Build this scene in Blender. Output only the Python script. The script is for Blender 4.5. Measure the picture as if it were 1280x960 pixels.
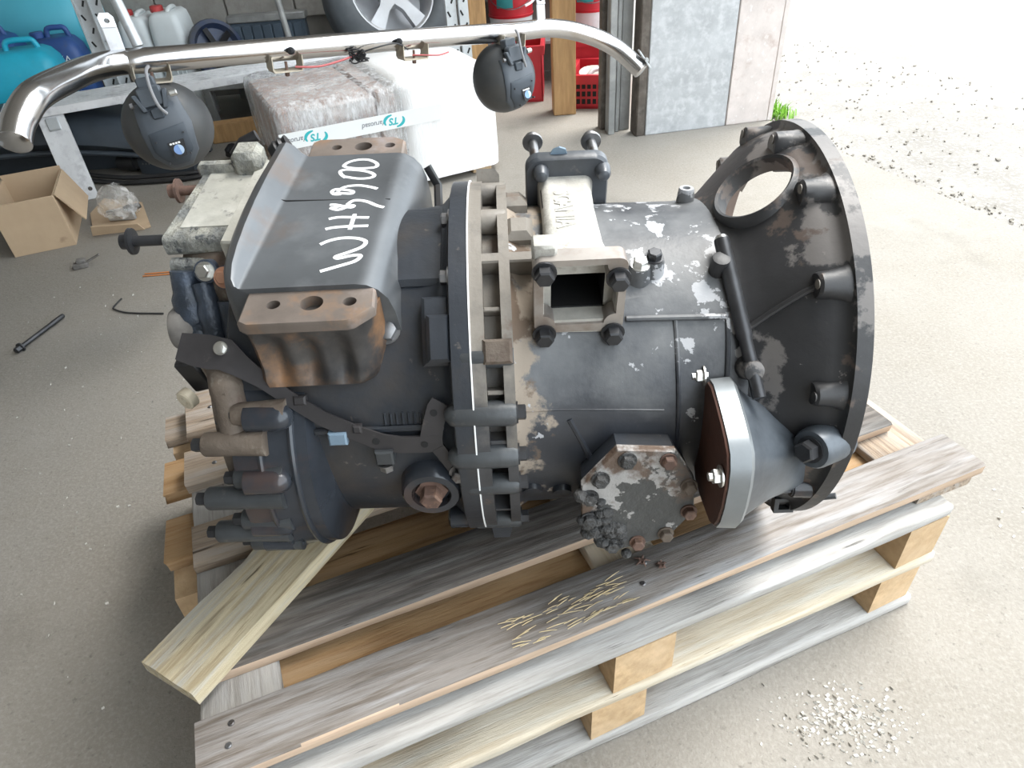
import bpy, bmesh, math, random
from mathutils import Vector, Matrix
random.seed(7)
for o in list(bpy.data.objects): bpy.data.objects.remove(o)
SC = bpy.context.scene
COL = SC.collection
PI = math.pi
def R(d): return math.radians(d)

# ------------------------------------------------------------------ camera
cam = bpy.data.cameras.new('camera'); co = bpy.data.objects.new('camera', cam); COL.objects.link(co)
cam.sensor_width = 36.0; cam.lens = 860.0 / 1280.0 * 36.0; cam.clip_start = 0.02; cam.clip_end = 200
p_, r_ = R(37.79), R(-4.46)
f_ = Vector((0, math.cos(p_), -math.sin(p_))); x_ = Vector((1, 0, 0)); u_ = x_.cross(f_)
rx = x_ * math.cos(r_) + u_ * math.sin(r_); ux = u_ * math.cos(r_) - x_ * math.sin(r_)
co.matrix_world = Matrix(((rx.x, ux.x, -f_.x, 0), (rx.y, ux.y, -f_.y, 0), (rx.z, ux.z, -f_.z, 1.112), (0, 0, 0, 1)))
SC.camera = co
# ------------------------------------------------------------------ world and light
W = bpy.data.worlds.new('sky'); SC.world = W; W.use_nodes = True
nt = W.node_tree; bg = nt.nodes['Background']
bg.inputs['Color'].default_value = (0.86, 0.94, 1.0, 1); bg.inputs['Strength'].default_value = 2.6
sd = bpy.data.lights.new('sun', 'SUN'); so = bpy.data.objects.new('sun', sd); COL.objects.link(so)
sd.energy = 3.4; sd.angle = R(30); sd.color = (1, .96, .9)
so.rotation_euler = Vector((-0.34, -0.22, -0.80)).to_track_quat('-Z', 'Y').to_euler()
SC.view_settings.view_transform = 'Standard'; SC.view_settings.look = 'None'
SC.view_settings.exposure = 0.70; SC.view_settings.gamma = 1.0

# ------------------------------------------------------------------ materials
def C4(c): return (c[0], c[1], c[2], 1)
def mat(name, base, rough=.6, metal=0., vary=.25, vscale=6., layers=(), bump=(), stretch=(1, 1, 1), spec=.5, rnd=0., alpha=1.0, trans=0., ior=1.45):
    """procedural surface: base colour with cloudy variation, then patches (colour, scale, cover, softness, detail, bias vector, rough)"""
    m = bpy.data.materials.new(name); m.use_nodes = True
    N = m.node_tree.nodes; L = m.node_tree.links; b = N['Principled BSDF']
    tc = N.new('ShaderNodeTexCoord'); mp = N.new('ShaderNodeMapping'); mp.inputs['Scale'].default_value = stretch
    L.new(tc.outputs['Object'], mp.inputs['Vector'])
    vec = mp.outputs['Vector']
    oi = N.new('ShaderNodeObjectInfo')
    if rnd:
        ad = N.new('ShaderNodeVectorMath'); ad.operation = 'ADD'; cb = N.new('ShaderNodeCombineXYZ')
        mu = N.new('ShaderNodeMath'); mu.operation = 'MULTIPLY'; mu.inputs[1].default_value = 37.
        L.new(oi.outputs['Random'], mu.inputs[0])
        for i in range(3): L.new(mu.outputs[0], cb.inputs[i])
        L.new(vec, ad.inputs[0]); L.new(cb.outputs[0], ad.inputs[1]); vec = ad.outputs[0]
    def noise(sc, det=6., ro=.6):
        n = N.new('ShaderNodeTexNoise'); n.inputs['Scale'].default_value = sc; n.inputs['Detail'].default_value = det
        n.inputs['Roughness'].default_value = ro; L.new(vec, n.inputs['Vector']); return n.outputs['Fac']
    def mapr(src, a, b_, c=0., d=1.):
        n = N.new('ShaderNodeMapRange'); n.inputs[1].default_value = a; n.inputs[2].default_value = b_
        n.inputs[3].default_value = c; n.inputs[4].default_value = d; L.new(src, n.inputs[0]); return n.outputs[0]
    def mix(fac, a, b_):
        n = N.new('ShaderNodeMix'); n.data_type = 'RGBA'
        for v, i in ((fac, 0), (a, 6), (b_, 7)):
            if hasattr(v, 'links'): L.new(v, n.inputs[i])
            else: n.inputs[i].default_value = v if i == 0 else C4(v)
        return n.outputs[2]
    d = [x * (1 - vary) for x in base]; l = [min(1, x * (1 + vary)) for x in base]
    col = mix(mapr(noise(vscale), .3, .7), d, l)
    if rnd:
        hv = N.new('ShaderNodeHueSaturation'); L.new(mapr(oi.outputs['Random'], 0, 1, 1 - rnd, 1 + rnd), hv.inputs['Value'])
        L.new(col, hv.inputs['Color']); col = hv.outputs[0]
    rg = None
    for ly in layers:
        c, sc, cov, soft = ly[:4]; det = ly[4] if len(ly) > 4 else 8.
        f = noise(sc, det, .62)
        if len(ly) > 5 and ly[5]:
            dp = N.new('ShaderNodeVectorMath'); dp.operation = 'DOT_PRODUCT'; L.new(tc.outputs['Object'], dp.inputs[0]); dp.inputs[1].default_value = ly[5][:3]
            s1 = N.new('ShaderNodeMath'); s1.operation = 'ADD'; L.new(f, s1.inputs[0]); L.new(dp.outputs['Value'], s1.inputs[1])
            s2 = N.new('ShaderNodeMath'); s2.operation = 'ADD'; L.new(s1.outputs[0], s2.inputs[0]); s2.inputs[1].default_value = ly[5][3]; f = s2.outputs[0]
        t = 1 - cov
        k = mapr(f, t - soft, t + soft)
        col = mix(k, col, c)
        if len(ly) > 6: 
            rr = N.new('ShaderNodeMix'); L.new(k, rr.inputs[0])
            if rg is None: rr.inputs[2].default_value = rough
            else: L.new(rg, rr.inputs[2])
            rr.inputs[3].default_value = ly[6]; rg = rr.outputs[0]
    L.new(col, b.inputs['Base Color'])
    if rg is None: b.inputs['Roughness'].default_value = rough
    else: L.new(rg, b.inputs['Roughness'])
    b.inputs['Metallic'].default_value = metal
    b.inputs['Specular IOR Level'].default_value = spec
    if alpha < 1: L.new(mapr(noise(vscale * 2.2, 8., .7), .40, .66, alpha * .25, min(1., alpha * 2.1)), b.inputs['Alpha'])
    if trans: b.inputs['Transmission Weight'].default_value = trans; b.inputs['IOR'].default_value = ior
    prev = None
    for sc, st, dist in bump:
        bn = N.new('ShaderNodeBump'); bn.inputs['Strength'].default_value = st; bn.inputs['Distance'].default_value = dist
        L.new(noise(sc, 5.), bn.inputs['Height'])
        if prev: L.new(prev, bn.inputs['Normal'])
        prev = bn.outputs[0]
    if prev: L.new(prev, b.inputs['Normal'])
    return m

GREY_FLAKE = (.36, .37, .39); BROWN = (.13, .085, .06); MUD = (.22, .18, .145)
M = {}
M['case'] = mat('dark_painted_casting', (.024, .028, .035), .35, .0, .35, 9, [((.05, .042, .036), 7, .42, .12), ((.10, .09, .08), 60, .33, .03)], [(70, .25, .002), (8, .15, .004)])
M['case_front'] = mat('peeling_painted_casting', (.026, .029, .036), .36, 0., .35, 8,
    [((.115, .118, .122), 7, .46, .12, 8, (0, 0, 1.7, -.20), .5), ((.27, .225, .18), 17, .38, .03, 9, (-3.0, 0, .6, .22), .8), ((.12, .085, .06), 22, .36, .03, 8, (-3.0, 0, .3, .20), .8), ((.34, .345, .36), 26, .36, .008, 6, (.3, 0, .6, -.085), .5), ((.25, .22, .19), 30, .30, .015, 7, (-1., 0, -.6, .03), .8)], [(70, .25, .002), (10, .2, .004)])
M['bell'] = mat('peeling_bell_casting', (.024, .024, .026), .48, 0., .3, 10,
    [((.135, .125, .12), 9, .45, .015, 7, (0, 0, .40, -.06)), ((.085, .065, .055), 15, .40, .02, 7), ((.22, .2, .19), 40, .30, .02, 5), ((.04, .036, .034), 6, .3, .1)], [(60, .3, .002)])
M['bell_in'] = mat('bell_inside_dust', (.16, .12, .10), .85, 0, .3, 8, [((.25, .18, .15), 12, .45, .1)], [(60, .3, .002)])
M['flange'] = mat('flange_grime', (.042, .042, .045), .5, 0., .35, 14, [((.20, .18, .155), 11, .45, .12, 7, (0, .2, 1.3, -.08)), ((.13, .085, .06), 18, .36, .05, 5)], [(80, .35, .002)])
M['bracket'] = mat('bare_worn_steel', (.105, .112, .12), .36, .45, .25, 6, [((.13, .095, .075), 9, .36, .12, 6, (-1.6, 0, 0, -.36)), ((.19, .20, .21), 10, .34, .14)], [(40, .1, .001)])
M['pad'] = mat('rusty_mount_pad', (.165, .135, .115), .62, .25, .3, 12, [((.27, .155, .085), 16, .38, .10, 6), ((.27, .235, .225), 11, .36, .06, 5)], [(90, .2, .001)])
M['lug'] = mat('rust_streaked_casting', (.055, .05, .047), .48, .1, .3, 8, [((.25, .13, .06), 13, .45, .10, 6), ((.02, .02, .022), 9, .36, .08)], [(60, .25, .002)])
M['tower'] = mat('weathered_aluminium_casting', (.40, .385, .35), .6, .15, .3, 14, [((.60, .585, .54), 10, .46, .1), ((.26, .22, .18), 22, .34, .05), ((.10, .08, .065), 30, .26, .04)], [(110, .5, .003)])
M['tower_dark'] = mat('dark_cast_flange', (.060, .066, .076), .36, .1, .3, 10, [((.14, .13, .12), 25, .32, .05)], [(80, .2, .002)])
M['tower_face'] = mat('machined_flange_face', (.33, .30, .275), .42, .5, .2, 12, [((.20, .15, .12), 14, .4, .1)], [(60, .1, .001)])
M['crust'] = mat('crusty_aluminium', (.16, .165, .16), .7, .1, .4, 40, [((.36, .35, .30), 16, .45, .1), ((.06, .065, .07), 45, .38, .04)], [(120, .9, .006), (40, .5, .006)])
M['panel'] = mat('dusty_aluminium_panel', (.36, .35, .31), .65, .1, .25, 12, [((.52, .51, .46), 14, .46, .12), ((.15, .15, .145), 45, .36, .05), ((.07, .07, .07), 18, .25, .03)], [(80, .3, .002)])
M['oily'] = mat('oily_blue_black_casting', (.035, .045, .062), .32, .2, .4, 14, [((.075, .10, .145), 16, .42, .1), ((.13, .095, .07), 12, .30, .06)], [(50, .5, .006), (130, .3, .002)])
M['corroded'] = mat('corroded_brown_casting', (.115, .09, .07), .7, 0, .35, 14, [((.27, .24, .20), 22, .38, .05), ((.075, .045, .032), 13, .40, .06)], [(70, .6, .004)])
M['pipe_boss'] = mat('dark_grey_boss', (.048, .052, .056), .42, .1, .3, 14, [((.15, .14, .13), 30, .35, .06)], [(90, .3, .002)])
M['blue_black'] = mat('glossy_blue_black_paint', (.032, .037, .046), .20, .1, .35, 8, [((.055, .04, .038), 10, .42, .08)], [(60, .15, .002)])
M['cover'] = mat('flaking_cover_plate', (.055, .056, .055), .5, 0, .3, 10, [((.33, .32, .31), 34, .40, .012, 7, (-.6, .2, .9, .26)), ((.11, .075, .055), 20, .36, .05, 5, (-.4, .3, 1.5, .27)), ((.022, .022, .023), 45, .40, .03, 5, (-2., 0, -1., .18))], [(90, .6, .004)])
M['cover_crust'] = mat('oily_crust', (.05, .05, .05), .5, 0, .5, 60, [((.25, .245, .24), 50, .34, .03, 6)], [(100, 1., .008), (40, .6, .008)])
M['starter'] = mat('grey_starter_paint', (.105, .120, .138), .36, .2, .25, 7, [((.05, .058, .068), 8, .45, .1), ((.20, .10, .05), 14, .22, .04)], [(50, .12, .002)])
M['starter_edge'] = mat('bare_flange_edge', (.20, .215, .225), .33, .45, .2, 9, [((.28, .17, .09), 12, .24, .05)], [(50, .1, .001)])
M['rust_face'] = mat('dark_rust_face', (.075, .032, .022), .6, .1, .3, 10, [((.15, .07, .045), 30, .34, .04), ((.03, .018, .014), 7, .4, .1)], [(70, .3, .002)])
M['rust'] = mat('rusty_iron', (.125, .075, .058), .7, .1, .35, 40, [((.22, .13, .09), 60, .4, .08)], [(120, .5, .002)])
M['bolt'] = mat('grey_bolt_steel', (.20, .20, .205), .38, .8, .3, 30, [((.11, .09, .08), 40, .4, .06)], [(90, .15, .001)])
M['bolt_dark'] = mat('black_bolt_steel', (.045, .046, .05), .38, .5, .3, 30, (), [(90, .2, .001)])
M['bolt_bright'] = mat('bright_zinc', (.62, .62, .60), .28, .9, .2, 30)
M['copper'] = mat('copper_washer', (.55, .30, .20), .45, .6, .2, 30)
M['black'] = mat('black_plastic', (.014, .014, .016), .45, 0, .3, 20)
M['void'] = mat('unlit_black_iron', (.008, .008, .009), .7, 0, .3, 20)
M['strip'] = mat('dark_strip_steel', (.045, .042, .044), .45, .3, .3, 12, [((.11, .095, .085), 30, .3, .06)], [(60, .15, .001)])
M['clip_blue'] = mat('blue_grey_clip', (.17, .24, .31), .4, .2, .2, 20)
M['white_paint'] = mat('white_marker', (.85, .86, .86), .6, 0, .05, 20)
M['sensor'] = mat('yellowed_nylon', (.55, .49, .38), .5, 0, .2, 30)
M['grey_dust_rubber'] = mat('dusty_rubber_ring', (.16, .15, .14), .7, 0, .4, 30)

WOODS = {}
def wood(name, base, grain, grey, rough=.75, dirt=.0):
    L_ = [(grain, 3.6, .47, .07, 9), (grey, 1.7, .42, .10, 8), ([c * .42 for c in grain], 2.6, .33, .03, 10)]
    if dirt: L_.append(((.055, .049, .044), 2.2, dirt, .14, 9))
    m = mat(name, base, rough, 0, .14, 2.0, L_, [(14, .5, .0025), (60, .25, .001)], stretch=(2.4, 34, 34), rnd=.10, spec=.25)
    WOODS[name] = m; return m
wood('weathered_plank', (.34, .27, .205), (.23, .175, .13), (.36, .33, .30))
wood('grey_plank', (.25, .225, .205), (.16, .135, .115), (.33, .32, .315), dirt=.30)
wood('oily_plank', (.16, .14, .125), (.085, .072, .062), (.20, .19, .18), dirt=.45)
wood('orange_pine', (.37, .235, .12), (.29, .17, .08), (.40, .27, .155))
wood('pale_pine', (.58, .51, .40), (.50, .42, .31), (.60, .57, .50))
wood('yellowed_board', (.44, .375, .255), (.35, .285, .18), (.40, .385, .345), dirt=.32)
wood('sawn_grey', (.40, .385, .365), (.31, .295, .275), (.45, .44, .43))
M['end_grain'] = mat('sawn_end_grain', (.50, .35, .20), .8, 0, .15, 30, [((.40, .265, .14), 55, .45, .15), ((.58, .43, .28), 9, .4, .2)], [(120, .5, .002)], rnd=.1)
M['fresh_edge'] = mat('fresh_plank_edge', (.50, .37, .27), .8, 0, .15, 3, [((.38, .27, .19), 4, .4, .15, 8)], [(20, .2, .001)], stretch=(2, 30, 30))
M['post_wood'] = mat('pine_post', (.50, .30, .13), .6, 0, .15, 4, [((.36, .20, .085), 5, .42, .15)], [(20, .2, .002)], stretch=(12, 12, 1.5), rnd=.1)
M['concrete'] = mat('workshop_concrete', (.245, .227, .202), .86, 0, .14, 1.3, [((.205, .183, .152), 3.0, .44, .25, 9), ((.275, .258, .228), 130, .42, .12, 4), ((.145, .13, .112), 85, .33, .08, 5), ((.12, .108, .09), 2.2, .26, .16, 8), ((.42, .40, .37), 150, .24, .04, 3)], [(210, .5, .003), (45, .35, .004)])
M['yard'] = mat('yard_gravelly_concrete', (.235, .22, .20), .92, 0, .15, 1.2, [((.175, .16, .14), 5, .42, .15, 9), ((.30, .29, .275), 60, .4, .1, 6), ((.09, .08, .068), 40, .30, .04, 7)], [(120, .6, .006), (22, .4, .01)])
M['gate'] = mat('mottled_galvanised_sheet', (.40, .41, .42), .55, .1, .15, 7, [((.50, .51, .52), 26, .46, .08, 10, None), ((.33, .34, .35), 12, .38, .12, 10, None)], [(60, .3, .002)])
M['gate_pink'] = mat('faded_pinkish_sheet', (.56, .50, .47), .7, 0, .15, 8, [((.42, .33, .29), 10, .36, .08, 8), ((.66, .63, .61), 30, .36, .06)], [(60, .3, .002)])
M['gate_edge'] = mat('dirty_dark_timber', (.09, .075, .062), .8, 0, .4, 12, [((.16, .14, .12), 18, .4, .1)], [(50, .5, .004)])
M['steel_frame'] = mat('weathered_steel_frame', (.27, .275, .27), .5, .3, .25, 7, [((.40, .40, .39), 9, .4, .1), ((.12, .11, .10), 12, .3, .06)], [(60, .2, .001)])
M['wall'] = mat('grey_block_wall', (.38, .36, .33), .9, 0, .15, 5, [((.30, .28, .25), 11, .42, .1)], [(70, .5, .004)], rnd=.08)
M['mortar'] = mat('wall_mortar', (.22, .205, .185), .95, 0, .15, 9)
M['shell'] = mat('workshop_plaster', (.42, .40, .37), .9, 0, .1, 3)
M['chrome'] = mat('polished_stainless', (.60, .60, .61), .19, 1.0, .08, 8, [((.42, .37, .31), 5, .30, .12, 5)], [(60, .08, .001)])
M['zinc'] = mat('galvanised_steel', (.52, .545, .56), .42, .55, .14, 10, [((.40, .42, .44), 20, .4, .1)])
M['alu'] = mat('dull_aluminium', (.72, .725, .74), .40, .35, .10, 6, [((.50, .50, .52), 18, .4, .1)])
M['lamp'] = mat('dusty_black_plastic', (.065, .078, .094), .52, 0, .25, 5, [((.085, .095, .11), 9, .42, .15)])
M['lamp_side'] = mat('black_shell_plastic', (.046, .049, .052), .48, 0, .3, 5, [((.07, .066, .06), 7, .4, .15)])
M['lamp_panel'] = mat('lamp_back_panel', (.045, .056, .070), .6, 0, .1, 9)
M['badge_blue'] = mat('blue_badge', (.20, .33, .62), .4, 0, .1, 30)
M['badge_light'] = mat('pale_blue_badge', (.46, .60, .78), .4, 0, .1, 30)
M['bracket_zinc'] = mat('yellowed_zinc_bracket', (.48, .43, .35), .45, .5, .2, 12, [((.36, .27, .18), 18, .36, .1)])
M['teal'] = mat('turquoise_plastic', (.02, .40, .56), .42, 0, .18, 5, [((.12, .38, .46), 9, .32, .12)])
M['cyan_barrel'] = mat('pale_cyan_plastic', (.09, .47, .60), .5, 0, .08, 2)
M['blue'] = mat('blue_plastic', (.030, .085, .27), .45, 0, .2, 6, [((.11, .115, .13), 7, .34, .1)])
M['white_plastic'] = mat('milky_plastic', (.66, .70, .71), .5, 0, .08, 4, [((.48, .47, .42), 6, .30, .15)])
M['red_plastic'] = mat('red_plastic', (.50, .022, .035), .45, 0, .18, 5)
M['red_cap'] = mat('dirty_red_cap', (.45, .05, .05), .5, 0, .3, 30)
M['pail_label'] = mat('teal_paper_label', (.03, .28, .30), .6, 0, .1, 30)
M['rubber'] = mat('tyre_rubber', (.075, .085, .095), .75, 0, .2, 7, [((.12, .13, .14), 5, .4, .15)])
M['rim'] = mat('silver_alloy_paint', (.50, .51, .53), .38, .5, .12, 8)
M['fan_shell'] = mat('dull_blue_black_shell', (.035, .055, .12), .45, 0, .3, 6, [((.05, .052, .055), 6, .5, .1)])
M['dark_fin'] = mat('dark_radiator', (.075, .105, .14), .55, .1, .25, 6)
M['card'] = mat('brown_cardboard', (.50, .37, .245), .85, 0, .10, 6, [((.30, .205, .135), 9, .30, .05, 5), ((.44, .32, .21), 4, .4, .2)], [(60, .1, .001)])
M['film'] = mat('stretch_film', (.88, .90, .92), .16, 0, .05, 5, (), [(55, .8, .012), (16, .5, .02)], stretch=(3.5, 3.5, .9), alpha=.40)
M['bag'] = mat('clear_bag', (.90, .88, .85), .15, 0, .05, 5, (), [(40, .9, .01)], alpha=.30)
M['load'] = mat('wrapped_boxes', (.46, .36, .32), .8, 0, .2, 5, [((.70, .66, .64), 7, .45, .05, 6), ((.12, .12, .14), 8, .27, .03, 5)])
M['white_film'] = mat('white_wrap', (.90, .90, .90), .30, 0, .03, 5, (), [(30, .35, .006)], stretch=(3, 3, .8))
M['tape'] = mat('white_packing_tape', (.86, .88, .88), .4, 0, .02, 5)
M['teal_ink'] = mat('teal_print', (.03, .46, .50), .5, 0, .05, 5)
M['grey_ink'] = mat('grey_print', (.22, .23, .26), .5, 0, .05, 5)
M['cable'] = mat('black_cable', (.02, .02, .022), .5, 0, .2, 20)
M['cable_grey'] = mat('grey_cable', (.24, .24, .25), .5, 0, .1, 20)
M['cable_red'] = mat('red_wire', (.42, .09, .09), .5, 0, .1, 20)
M['orange_wire'] = mat('orange_wire', (.62, .22, .06), .5, 0, .1, 20)
M['fender'] = mat('dark_fender_plastic', (.045, .056, .070), .42, 0, .25, 5)
M['grass'] = mat('green_grass', (.20, .40, .05), .7, 0, .4, 20)
M['chip'] = mat('pale_chips', (.62, .60, .56), .9, 0, .2, 20)
M['pebble'] = mat('dark_grit', (.24, .22, .19), .95, 0, .4, 12)
M['splinter'] = mat('straw_splinter', (.62, .50, .30), .8, 0, .2, 12)
M['strap'] = mat('white_webbing', (.85, .85, .84), .7, 0, .05, 12)

# ------------------------------------------------------------------ mesh builder
class MB:
    def __init__(s): s.bm = bmesh.new()
    def verts(s, pts): return [s.bm.verts.new(p) for p in pts]
    def face(s, vs):
        try: return s.bm.faces.new(vs)
        except ValueError: return None
    def loft(s, loops, caps=True, closed=True):
        rows = [s.verts(l) for l in loops]; n = len(rows[0])
        for a, b in zip(rows, rows[1:]):
            for i in range(n if closed else n - 1): s.face((a[i], a[(i + 1) % n], b[(i + 1) % n], b[i]))
        if caps and closed: s.face(list(reversed(rows[0]))); s.face(rows[-1])
        return s
    def obox(s, c, ax, ay, az, sx, sy, sz, bev=0.):
        c, ax, ay, az = Vector(c), Vector(ax).normalized(), Vector(ay).normalized(), Vector(az).normalized()
        a, b, h = sx / 2, sy / 2, sz / 2
        if bev <= 0:
            return s.loft([[c + ax * u * a + ay * v * b + az * w * h for u, v in ((-1, -1), (1, -1), (1, 1), (-1, 1))] for w in (-1, 1)])
        e = min(bev, a * .9, b * .9, h * .9)
        def lp(k, w): return [c + ax * (u * (a - k) + uu * e * 0) + ay * (v * (b - k)) + az * w for u, v, uu in ((-1, -1, 0), (1, -1, 0), (1, 1, 0), (-1, 1, 0))]
        def oct_(k, w):
            A, B = a - k, b - k; r = e - k if e > k else e * .3
            return [c + ax * x + ay * y + az * w for x, y in ((-A + r, -B), (A - r, -B), (A, -B + r), (A, B - r), (A - r, B), (-A + r, B), (-A, B - r), (-A, -B + r))]
        return s.loft([oct_(e * .8, -h), oct_(0, -h + e), oct_(0, h - e), oct_(e * .8, h)])
    def box(s, x0, x1, y0, y1, z0, z1, bev=0.):
        return s.obox(((x0 + x1) / 2, (y0 + y1) / 2, (z0 + z1) / 2), (1, 0, 0), (0, 1, 0), (0, 0, 1), x1 - x0, y1 - y0, z1 - z0, bev)
    def tube(s, path, r, n=12, caps=True, flat=1.0, up=None):
        path = [Vector(p) for p in path]; m = len(path); rs = r if hasattr(r, '__len__') else [r] * m
        t0 = (path[1] - path[0]).normalized(); up = Vector(up) if up else (Vector((0, 0, 1)) if abs(t0.z) < .9 else Vector((1, 0, 0)))
        a = t0.cross(up).normalized(); loops = []
        for i in range(m):
            t = (path[min(i + 1, m - 1)] - path[max(i - 1, 0)]).normalized()
            a = (a - t * a.dot(t)).normalized(); b = t.cross(a)
            loops.append([path[i] + a * math.cos(k * 2 * PI / n) * rs[i] + b * math.sin(k * 2 * PI / n) * rs[i] * flat for k in range(n)])
        return s.loft(loops, caps)
    def cyl(s, p, q, r, r2=None, n=20, caps=True): return s.tube([p, q], [r, r if r2 is None else r2], n, caps)
    def rod(s, p, d, prof, n=20):
        """turned solid: profile of (distance along d, radius)"""
        p = Vector(p); d = Vector(d).normalized(); up = Vector((0, 0, 1)) if abs(d.z) < .9 else Vector((1, 0, 0))
        a = d.cross(up).normalized(); b = d.cross(a)
        return s.loft([[p + d * t + (a * math.cos(k * 2 * PI / n) + b * math.sin(k * 2 * PI / n)) * r for k in range(n)] for t, r in prof])
    def hexbolt(s, p, d, r=.008, h=.008, washer=1.35, shank=0., wt=.002):
        if washer: s.rod(p, d, [(0, r * washer), (wt, r * washer)], 20)
        p2 = Vector(p) + Vector(d).normalized() * (wt if washer else 0)
        s.rod(p2, d, [(0, r), (h * .85, r), (h, r * .82)], 6)
        if shank: s.rod(p, Vector(d) * -1, [(0, r * .55), (shank, r * .55)], 14)
        return s
    def prism(s, pts, o, ax, ay, an, t, bev=0.):
        o, ax, ay, an = Vector(o), Vector(ax), Vector(ay), Vector(an)
        if bev:
            cx = sum(p[0] for p in pts) / len(pts); cy = sum(p[1] for p in pts) / len(pts)
            def sh(k): return [o + ax * (cx + (x - cx) * k) + ay * (cy + (y - cy) * k) for x, y in pts]
            m = max(math.hypot(x - cx, y - cy) for x, y in pts); k = 1 - bev / m
            return s.loft([[p for p in sh(1)], [p + an * (t - bev) for p in sh(1)], [p + an * t for p in sh(k)]])
        return s.loft([[o + ax * x + ay * y for x, y in pts], [o + ax * x + ay * y + an * t for x, y in pts]])
    def plate_hole(s, outer, inner, o, ax, ay, an, t):
        """flat ring plate: outer and inner outlines with the same number of points"""
        o, ax, ay, an = Vector(o), Vector(ax), Vector(ay), Vector(an); n = len(outer)
        lp = [[o + ax * x + ay * y + an * h for x, y in q] for q, h in ((outer, 0), (outer, t), (inner, t), (inner, 0), (outer, 0))]
        rows = [s.verts(l) for l in lp[:4]]; rows.append(rows[0])
        for a, b in zip(rows, rows[1:]):
            for i in range(n): s.face((a[i], a[(i + 1) % n], b[(i + 1) % n], b[i]))
        return s
    def ring(s, X0, X1, r0, r1, cy=0., cz=0., n=96, a0=None, a1=None):
        """ring round the local X axis, optional arc in degrees (0 is up, 90 faces the viewer)"""
        full = a0 is None; N = n + (0 if full else 1)
        loops = []
        for x, r in ((X0, r0), (X0, r1), (X1, r1), (X1, r0)):
            l = []
            for i in range(N):
                a = R(i * 360. / n) if full else R(a0 + (a1 - a0) * i / n)
                l.append((x, cy - r * math.sin(a), cz + r * math.cos(a)))
            loops.append(l)
        rows = [s.verts(l) for l in loops]
        for k in range(4):
            a, b = rows[k], rows[(k + 1) % 4]
            for i in range(n): s.face((a[i], a[(i + 1) % N], b[(i + 1) % N], b[i]))
        if not full:
            s.face([rows[k][0] for k in range(4)]); s.face([rows[k][-1] for k in (3, 2, 1, 0)])
        return s
    def patch(s, X0, X1, a0, a1, r0, r1, cy=0., cz=0., n=16, bev=.004, corner=.0):
        """raised pad lying on a cylinder"""
        da = math.degrees(bev / r1)
        def lp(x0, x1, b0, b1, r):
            pts = []; k = corner; kb = math.degrees(k / r1) if k else 0
            def P(x, a): return (x, cy - r * math.sin(R(a)), cz + r * math.cos(R(a)))
            for i in range(n + 1): pts.append(P(x0, b0 + (b1 - b0) * i / n))
            for i in range(n + 1): pts.append(P(x1, b1 + (b0 - b1) * i / n))
            return pts
        lo, mi, hi = lp(X0, X1, a0, a1, r0), lp(X0, X1, a0, a1, r1 - bev), lp(X0 + bev, X1 - bev, a0 + da, a1 - da, r1)
        rows = [s.verts(l) for l in (lo, mi, hi)]; m = len(lo)
        for a, b in zip(rows, rows[1:]):
            for i in range(m): s.face((a[i], a[(i + 1) % m], b[(i + 1) % m], b[i]))
        for row, fl in ((rows[0], 1), (rows[2], 0)):
            for i in range(n):
                q = (row[i], row[i + 1], row[m - 2 - i], row[m - 1 - i]); s.face(q if not fl else tuple(reversed(q)))
        return s
    def sphere(s, c, r, sx=1, sy=1, sz=1, u=16, v=10):
        r_ = bmesh.ops.create_uvsphere(s.bm, u_segments=u, v_segments=v, radius=r)
        for w in r_['verts']: w.co = Vector((w.co.x * sx, w.co.y * sy, w.co.z * sz)) + Vector(c)
        return s
    def mesh(s, name, ang=38):
        bmesh.ops.recalc_face_normals(s.bm, faces=s.bm.faces)
        lim = R(ang)
        for f in s.bm.faces: f.smooth = True
        for e in s.bm.edges:
            if len(e.link_faces) == 2: e.smooth = e.calc_face_angle(0) < lim
        me = bpy.data.meshes.new(name); s.bm.to_mesh(me); s.bm.free(); return me
    def build(s, name, m, parent=None, matrix=None, loc=None, label=None, ang=38):
        me = s.mesh(name, ang); o = bpy.data.objects.new(name, me); COL.objects.link(o)
        me.materials.append(M[m] if isinstance(m, str) and m in M else (WOODS[m] if isinstance(m, str) else m))
        if parent: o.parent = parent
        if matrix is not None: o.matrix_local = matrix
        if loc is not None: o.location = loc
        if label: o['label'] = label
        return o

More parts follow.
